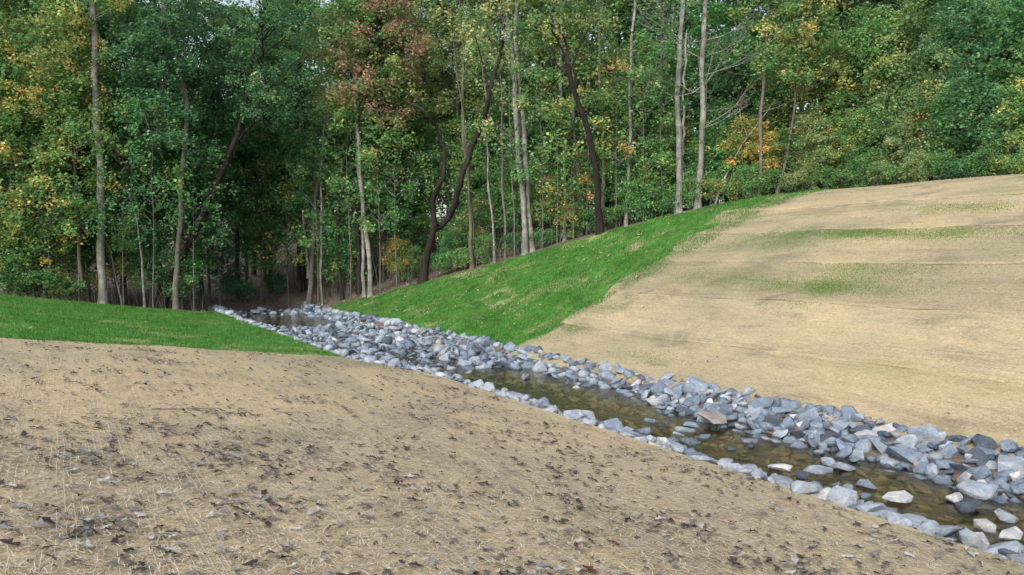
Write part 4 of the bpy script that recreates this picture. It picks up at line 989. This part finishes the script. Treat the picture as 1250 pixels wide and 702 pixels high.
# understorey behind the trunks
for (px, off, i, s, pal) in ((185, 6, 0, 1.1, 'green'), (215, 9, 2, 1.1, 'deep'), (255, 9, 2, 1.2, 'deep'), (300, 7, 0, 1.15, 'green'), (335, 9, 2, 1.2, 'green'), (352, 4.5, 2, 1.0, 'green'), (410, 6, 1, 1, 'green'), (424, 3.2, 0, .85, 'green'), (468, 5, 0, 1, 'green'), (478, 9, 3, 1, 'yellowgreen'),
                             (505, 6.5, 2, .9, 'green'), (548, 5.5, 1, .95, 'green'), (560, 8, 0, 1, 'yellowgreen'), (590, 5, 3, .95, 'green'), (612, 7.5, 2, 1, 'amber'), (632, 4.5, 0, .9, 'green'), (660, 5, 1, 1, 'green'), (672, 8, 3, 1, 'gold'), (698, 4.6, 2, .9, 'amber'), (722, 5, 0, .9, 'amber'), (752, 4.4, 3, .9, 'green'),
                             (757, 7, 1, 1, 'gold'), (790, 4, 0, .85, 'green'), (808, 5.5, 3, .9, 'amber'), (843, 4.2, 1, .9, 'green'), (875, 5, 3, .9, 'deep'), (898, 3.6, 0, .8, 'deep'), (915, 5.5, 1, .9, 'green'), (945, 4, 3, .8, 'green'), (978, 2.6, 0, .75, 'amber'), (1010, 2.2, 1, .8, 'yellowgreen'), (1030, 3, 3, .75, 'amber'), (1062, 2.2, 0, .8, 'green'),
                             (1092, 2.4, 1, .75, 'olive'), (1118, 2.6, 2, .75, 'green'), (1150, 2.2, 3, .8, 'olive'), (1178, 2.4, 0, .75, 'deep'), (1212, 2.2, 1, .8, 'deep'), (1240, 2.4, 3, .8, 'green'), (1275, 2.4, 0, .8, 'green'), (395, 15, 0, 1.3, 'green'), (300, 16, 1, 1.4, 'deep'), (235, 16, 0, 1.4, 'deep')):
    L_('mid', i, px, off, s, pal)
# saplings with their sprays near the ground
for (px, off, i, s, pal) in ((12, 1.0, 0, .8, 'yellowgreen'), (34, 1.4, 1, .8, 'green'), (70, 1.3, 2, .75, 'yellowgreen'), (182, 2.0, 0, .75, 'deep'), (222, 1.6, 1, .8, 'green'), (240, 5, 2, .9, 'deep'), (275, 6, 1, .85, 'deep'), (320, 4, 2, 1.1, 'green'), (405, 3.5, 0, .9, 'green'), (426, 3, 1, .85, 'green'),
                             (486, 3.2, 1, .62, 'gold'), (502, 6, 0, .8, 'green'), (551, 1.9, 1, .55, 'green'), (585, 3, 1, .8, 'amber'), (627, 2.2, 2, .8, 'green'), (668, 2, 0, .8, 'yellowgreen'), (680, 1.5, 1, .8, 'amber'), (715, 1.4, 2, .7, 'amber'), (750, 1.6, 0, .75, 'green'),
                             (778, 1.4, 1, .8, 'green'), (800, 1.2, 0, .75, 'green'), (815, 2.4, 2, .75, 'amber'), (842, 1.8, 1, .7, 'green'), (868, 1.8, 0, .75, 'green'), (888, 1.6, 1, .75, 'green'), (908, 1.5, 2, .65, 'gold'), (935, 1.5, 0, .6, 'gold'), (962, 1.1, 1, .7, 'amber'), (990, .9, 0, .65, 'olive'), (1018, .9, 1, .7, 'amber'),
                             (1045, 1.0, 2, .6, 'yellowgreen'), (1074, 1.0, 0, .7, 'green'), (1102, 1.0, 1, .65, 'olive'), (1130, 1.1, 2, .6, 'amber'), (1160, 1.0, 0, .7, 'green'), (1186, 1.6, 1, .75, 'deep'), (1218, 1.0, 2, .6, 'deep'), (1244, 1.0, 0, .7, 'yellowgreen')):
    L_('small', i, px, off, s, pal)
for (px, off, i, s, pal) in ((826, 4, 0, 1.2, 'green'), (846, 5, 1, 1.3, 'deep'), (864, 4, 2, 1.2, 'green'), (880, 6, 0, 1.3, 'deep'), (900, 4, 1, 1.2, 'green'), (920, 5, 2, 1.2, 'deep'), (940, 4, 0, 1.2, 'green'), (962, 5, 1, 1.3, 'green'), (800, 5, 2, 1.3, 'deep'), (770, 5, 0, 1.3, 'green'), (985, 3, 0, 1.1, 'green'), (1020, 3, 1, 1.1, 'deep'), (4, .7, 0, .9, 'green'), (24, .8, 2, .8, 'yellowgreen'), (46, .7, 1, .85, 'green'), (64, .9, 0, .8, 'yellowgreen'), (84, .8, 1, .7, 'green'), (290, 4, 1, .9, 'deep'), (335, 5, 0, .8, 'deep'), (500, 3.5, 2, .8, 'green'), (545, 1.0, 1, .8, 'green'), (566, 1.0, 0, .6, 'green'), (592, 1.2, 2, .6, 'green'),
                             (628, 1.2, 0, .6, 'deep'), (665, 1.0, 1, .6, 'green'), (700, 1.0, 2, .7, 'yellowgreen'), (722, 1.0, 0, .6, 'green'), (752, .9, 1, .7, 'green'), (780, .8, 2, .8, 'green'), (800, .9, 0, .8, 'green'), (818, 1, 1, .6, 'deep'), (842, .9, 2, .6, 'green'), (866, .9, 0, .6, 'yellowgreen'), (890, .8, 1, .7, 'amber'), (912, .8, 2, .6, 'green'),
                             (940, .8, 0, .6, 'green'), (968, .5, 1, .6, 'olive'), (985, .5, 2, .55, 'amber'), (1004, .4, 0, .55, 'green'), (1026, .4, 1, .6, 'amber'), (1050, .5, 2, .6, 'green'), (1072, .4, 0, .6, 'olive'), (1096, .5, 1, .6, 'green'), (1120, .4, 2, .55, 'olive'), (1144, .4, 0, .6, 'green'), (1168, .5, 1, .6, 'deep'), (1190, .4, 0, .55, 'green'), (1212, .5, 2, .6, 'green'), (1236, .4, 1, .6, 'yellowgreen')):
    L_('shrub', i, px, off, s, pal)
for (px, off, i, s, pal) in ((150, .9, 0, .9, 'deep'), (186, .6, 1, .95, 'green'), (236, .9, 0, 1.0, 'green'), (268, 3.5, 1, 1.0, 'deep'), (318, 3.0, 1, 1.0, 'green'), (352, 1.6, 2, 1.05, 'yellowgreen'), (388, .6, 0, 1.0, 'green'), (428, .7, 1, 1.0, 'green'), (464, .5, 0, .95, 'green'), (484, 1.4, 1, 1.0, 'yellowgreen'),
                             (628, .4, 1, 1.0, 'olive'), (662, .5, 0, .95, 'green'), (680, .8, 1, 1.0, 'amber'), (700, .5, 2, .9, 'yellowgreen'), (716, .9, 1, 1.0, 'green'), (752, .6, 0, .95, 'amber'), (785, .6, 2, .95, 'green'), (808, .8, 1, .9, 'green'), (60, .6, 2, .9, 'yellowgreen'), (96, .5, 0, .9, 'green')):
    leafy_list.append((('veil', i, px, off, s, pal, 'grey'), {}))
made = [(a[2], leafy(*a, **k)) for a, k in leafy_list]
by_label = {}
for px, o in made: by_label.setdefault(o['label'], []).append((px, o))
for lab, oo in by_label.items():
    if len(oo) > 1:
        oo.sort(key=lambda q: q[0])
        for k, (px, o) in enumerate(oo): o['label'] = lab + (', left one' if k == 0 else ', right one' if k == len(oo) - 1 else ', middle one')

# --- the wood beyond, which reads as one mass
def far_wood():
    rng = np.random.default_rng(77); C, br = [], []
    for k in range(1900):
        px = rng.uniform(-250, 1500); Y = edge_depth(np.clip(px, 0, 1250), rng.uniform(14, 42)); x = (px - CX) / F_PX * Y
        z = float(H(x, Y)); zz = z + rng.uniform(9, 21) if rng.random() < .42 else z + rng.uniform(.8, 11)
        if px > 560 and rng.random() < .3: zz = z + rng.uniform(.2, 3.5)
        if 200 < px < 480 and zz < z + 6 and Y < 68: continue
        if px > 950 and zz > z + 7 and rng.random() < .5: continue
        r = rng.uniform(1.2, 2.4); n = 75
        q = rng.normal(0, 1, (n, 3)); q /= np.linalg.norm(q, axis=1)[:, None]; q *= r * rng.random((n, 1)) ** .4; q[:, 2] *= .6
        C.append(np.array([x, Y, zz]) + q)
    tone = np.concatenate([np.clip(.6 * rng.random() + .3 * rng.random(len(c)), 0, 1) for c in C]); C = np.concatenate(C); return with_tone(mesh_np('far_wood', *leaves_np(C, .30, rng, .7)), tone)
link('far_wood', far_wood(), G['green'], kind='stuff', label='mass of green foliage deep in the wood', category='wood')
parts = []
for k in range(70):
    px = rr.uniform(-100, 1350); Y = edge_depth(min(max(px, 0), 1250), rr.uniform(10, 34)); x = (px - CX) / F_PX * Y; z = float(H(x, Y)); r = rr.uniform(.07, .2); hh_ = rr.uniform(12, 22)
    parts.append(tube([(x, Y, z - .3), (x + rr.gauss(0, .2), Y, z + hh_ * .4), (x + rr.gauss(0, .6), Y, z + hh_)], [r * 1.2, r * .8, r * .2], 6))
link('far_trunks', mesh_np('far_trunks', *join(parts), True), B['brown'], kind='stuff', label='dim trunks crowding deep in the wood', category='wood')

parts = []
for k in range(950):
    px = rr.uniform(-40, 1290); Y = edge_depth(min(max(px, 0), 1250), rr.random() ** 1.5 * 6 + .15); x = (px - CX) / F_PX * Y; z = float(H(x, Y)); hh_ = rr.uniform(.25, 1.0) * (2.6 if rr.random() < .2 else 1.2)
    if 255 < px < 400 and hh_ > .8: continue
    a, b = rr.gauss(0, .25) * hh_, rr.gauss(0, .25) * hh_; r = .004 + .004 * hh_
    parts.append(tube([(x, Y, z - .05), (x + a * .4, Y + b * .4, z + hh_ * .5), (x + a, Y + b, z + hh_)], [r, r * .8, r * .4], 4))
    if rr.random() < .6: parts.append(tube([(x + a * .4, Y + b * .4, z + hh_ * .5), (x + a * .4 + rr.gauss(0, .15), Y + b * .4, z + hh_ * .7), (x + a * .4 + rr.gauss(0, .3), Y, z + hh_ * .85)], [r * .6, r * .5, r * .3], 4))
link('undergrowth', mesh_np('undergrowth', *join(parts)), B['grey'], kind='stuff', label='thin bare brush stems along the foot of the wood', category='undergrowth')

# ------------------------------------------------------------------ twigs on the straw
def twig(label, a, b, r):
    p, q = ground_hit(*a), ground_hit(*b); s = np.linspace(0, 1, 9)[:, None]; C = p * (1 - s) + q * s
    C[:, 0] += np.random.default_rng(int(a[0])).normal(0, .012, 9); C[:, 2] = H(C[:, 0], C[:, 1]) + .03 + r
    parts = [tube(C, np.linspace(r, r * .4, 9), 6)]
    side = C[5] + np.array([.14, .08, .03]); parts.append(tube([C[4], (C[4] + side) / 2, side], [r * .5, r * .4, r * .2], 5))
    link('fallen_twig', mesh_np('fallen_twig', *join(parts)), M_TWIG, label=label, category='twig', group='dead twigs lying on the near straw')
twig('long straight dead twig lying across the near straw at left', (186, 503), (272, 502), .007)
twig('short dark twig on the near straw right of the long one', (338, 506), (386, 507), .006)
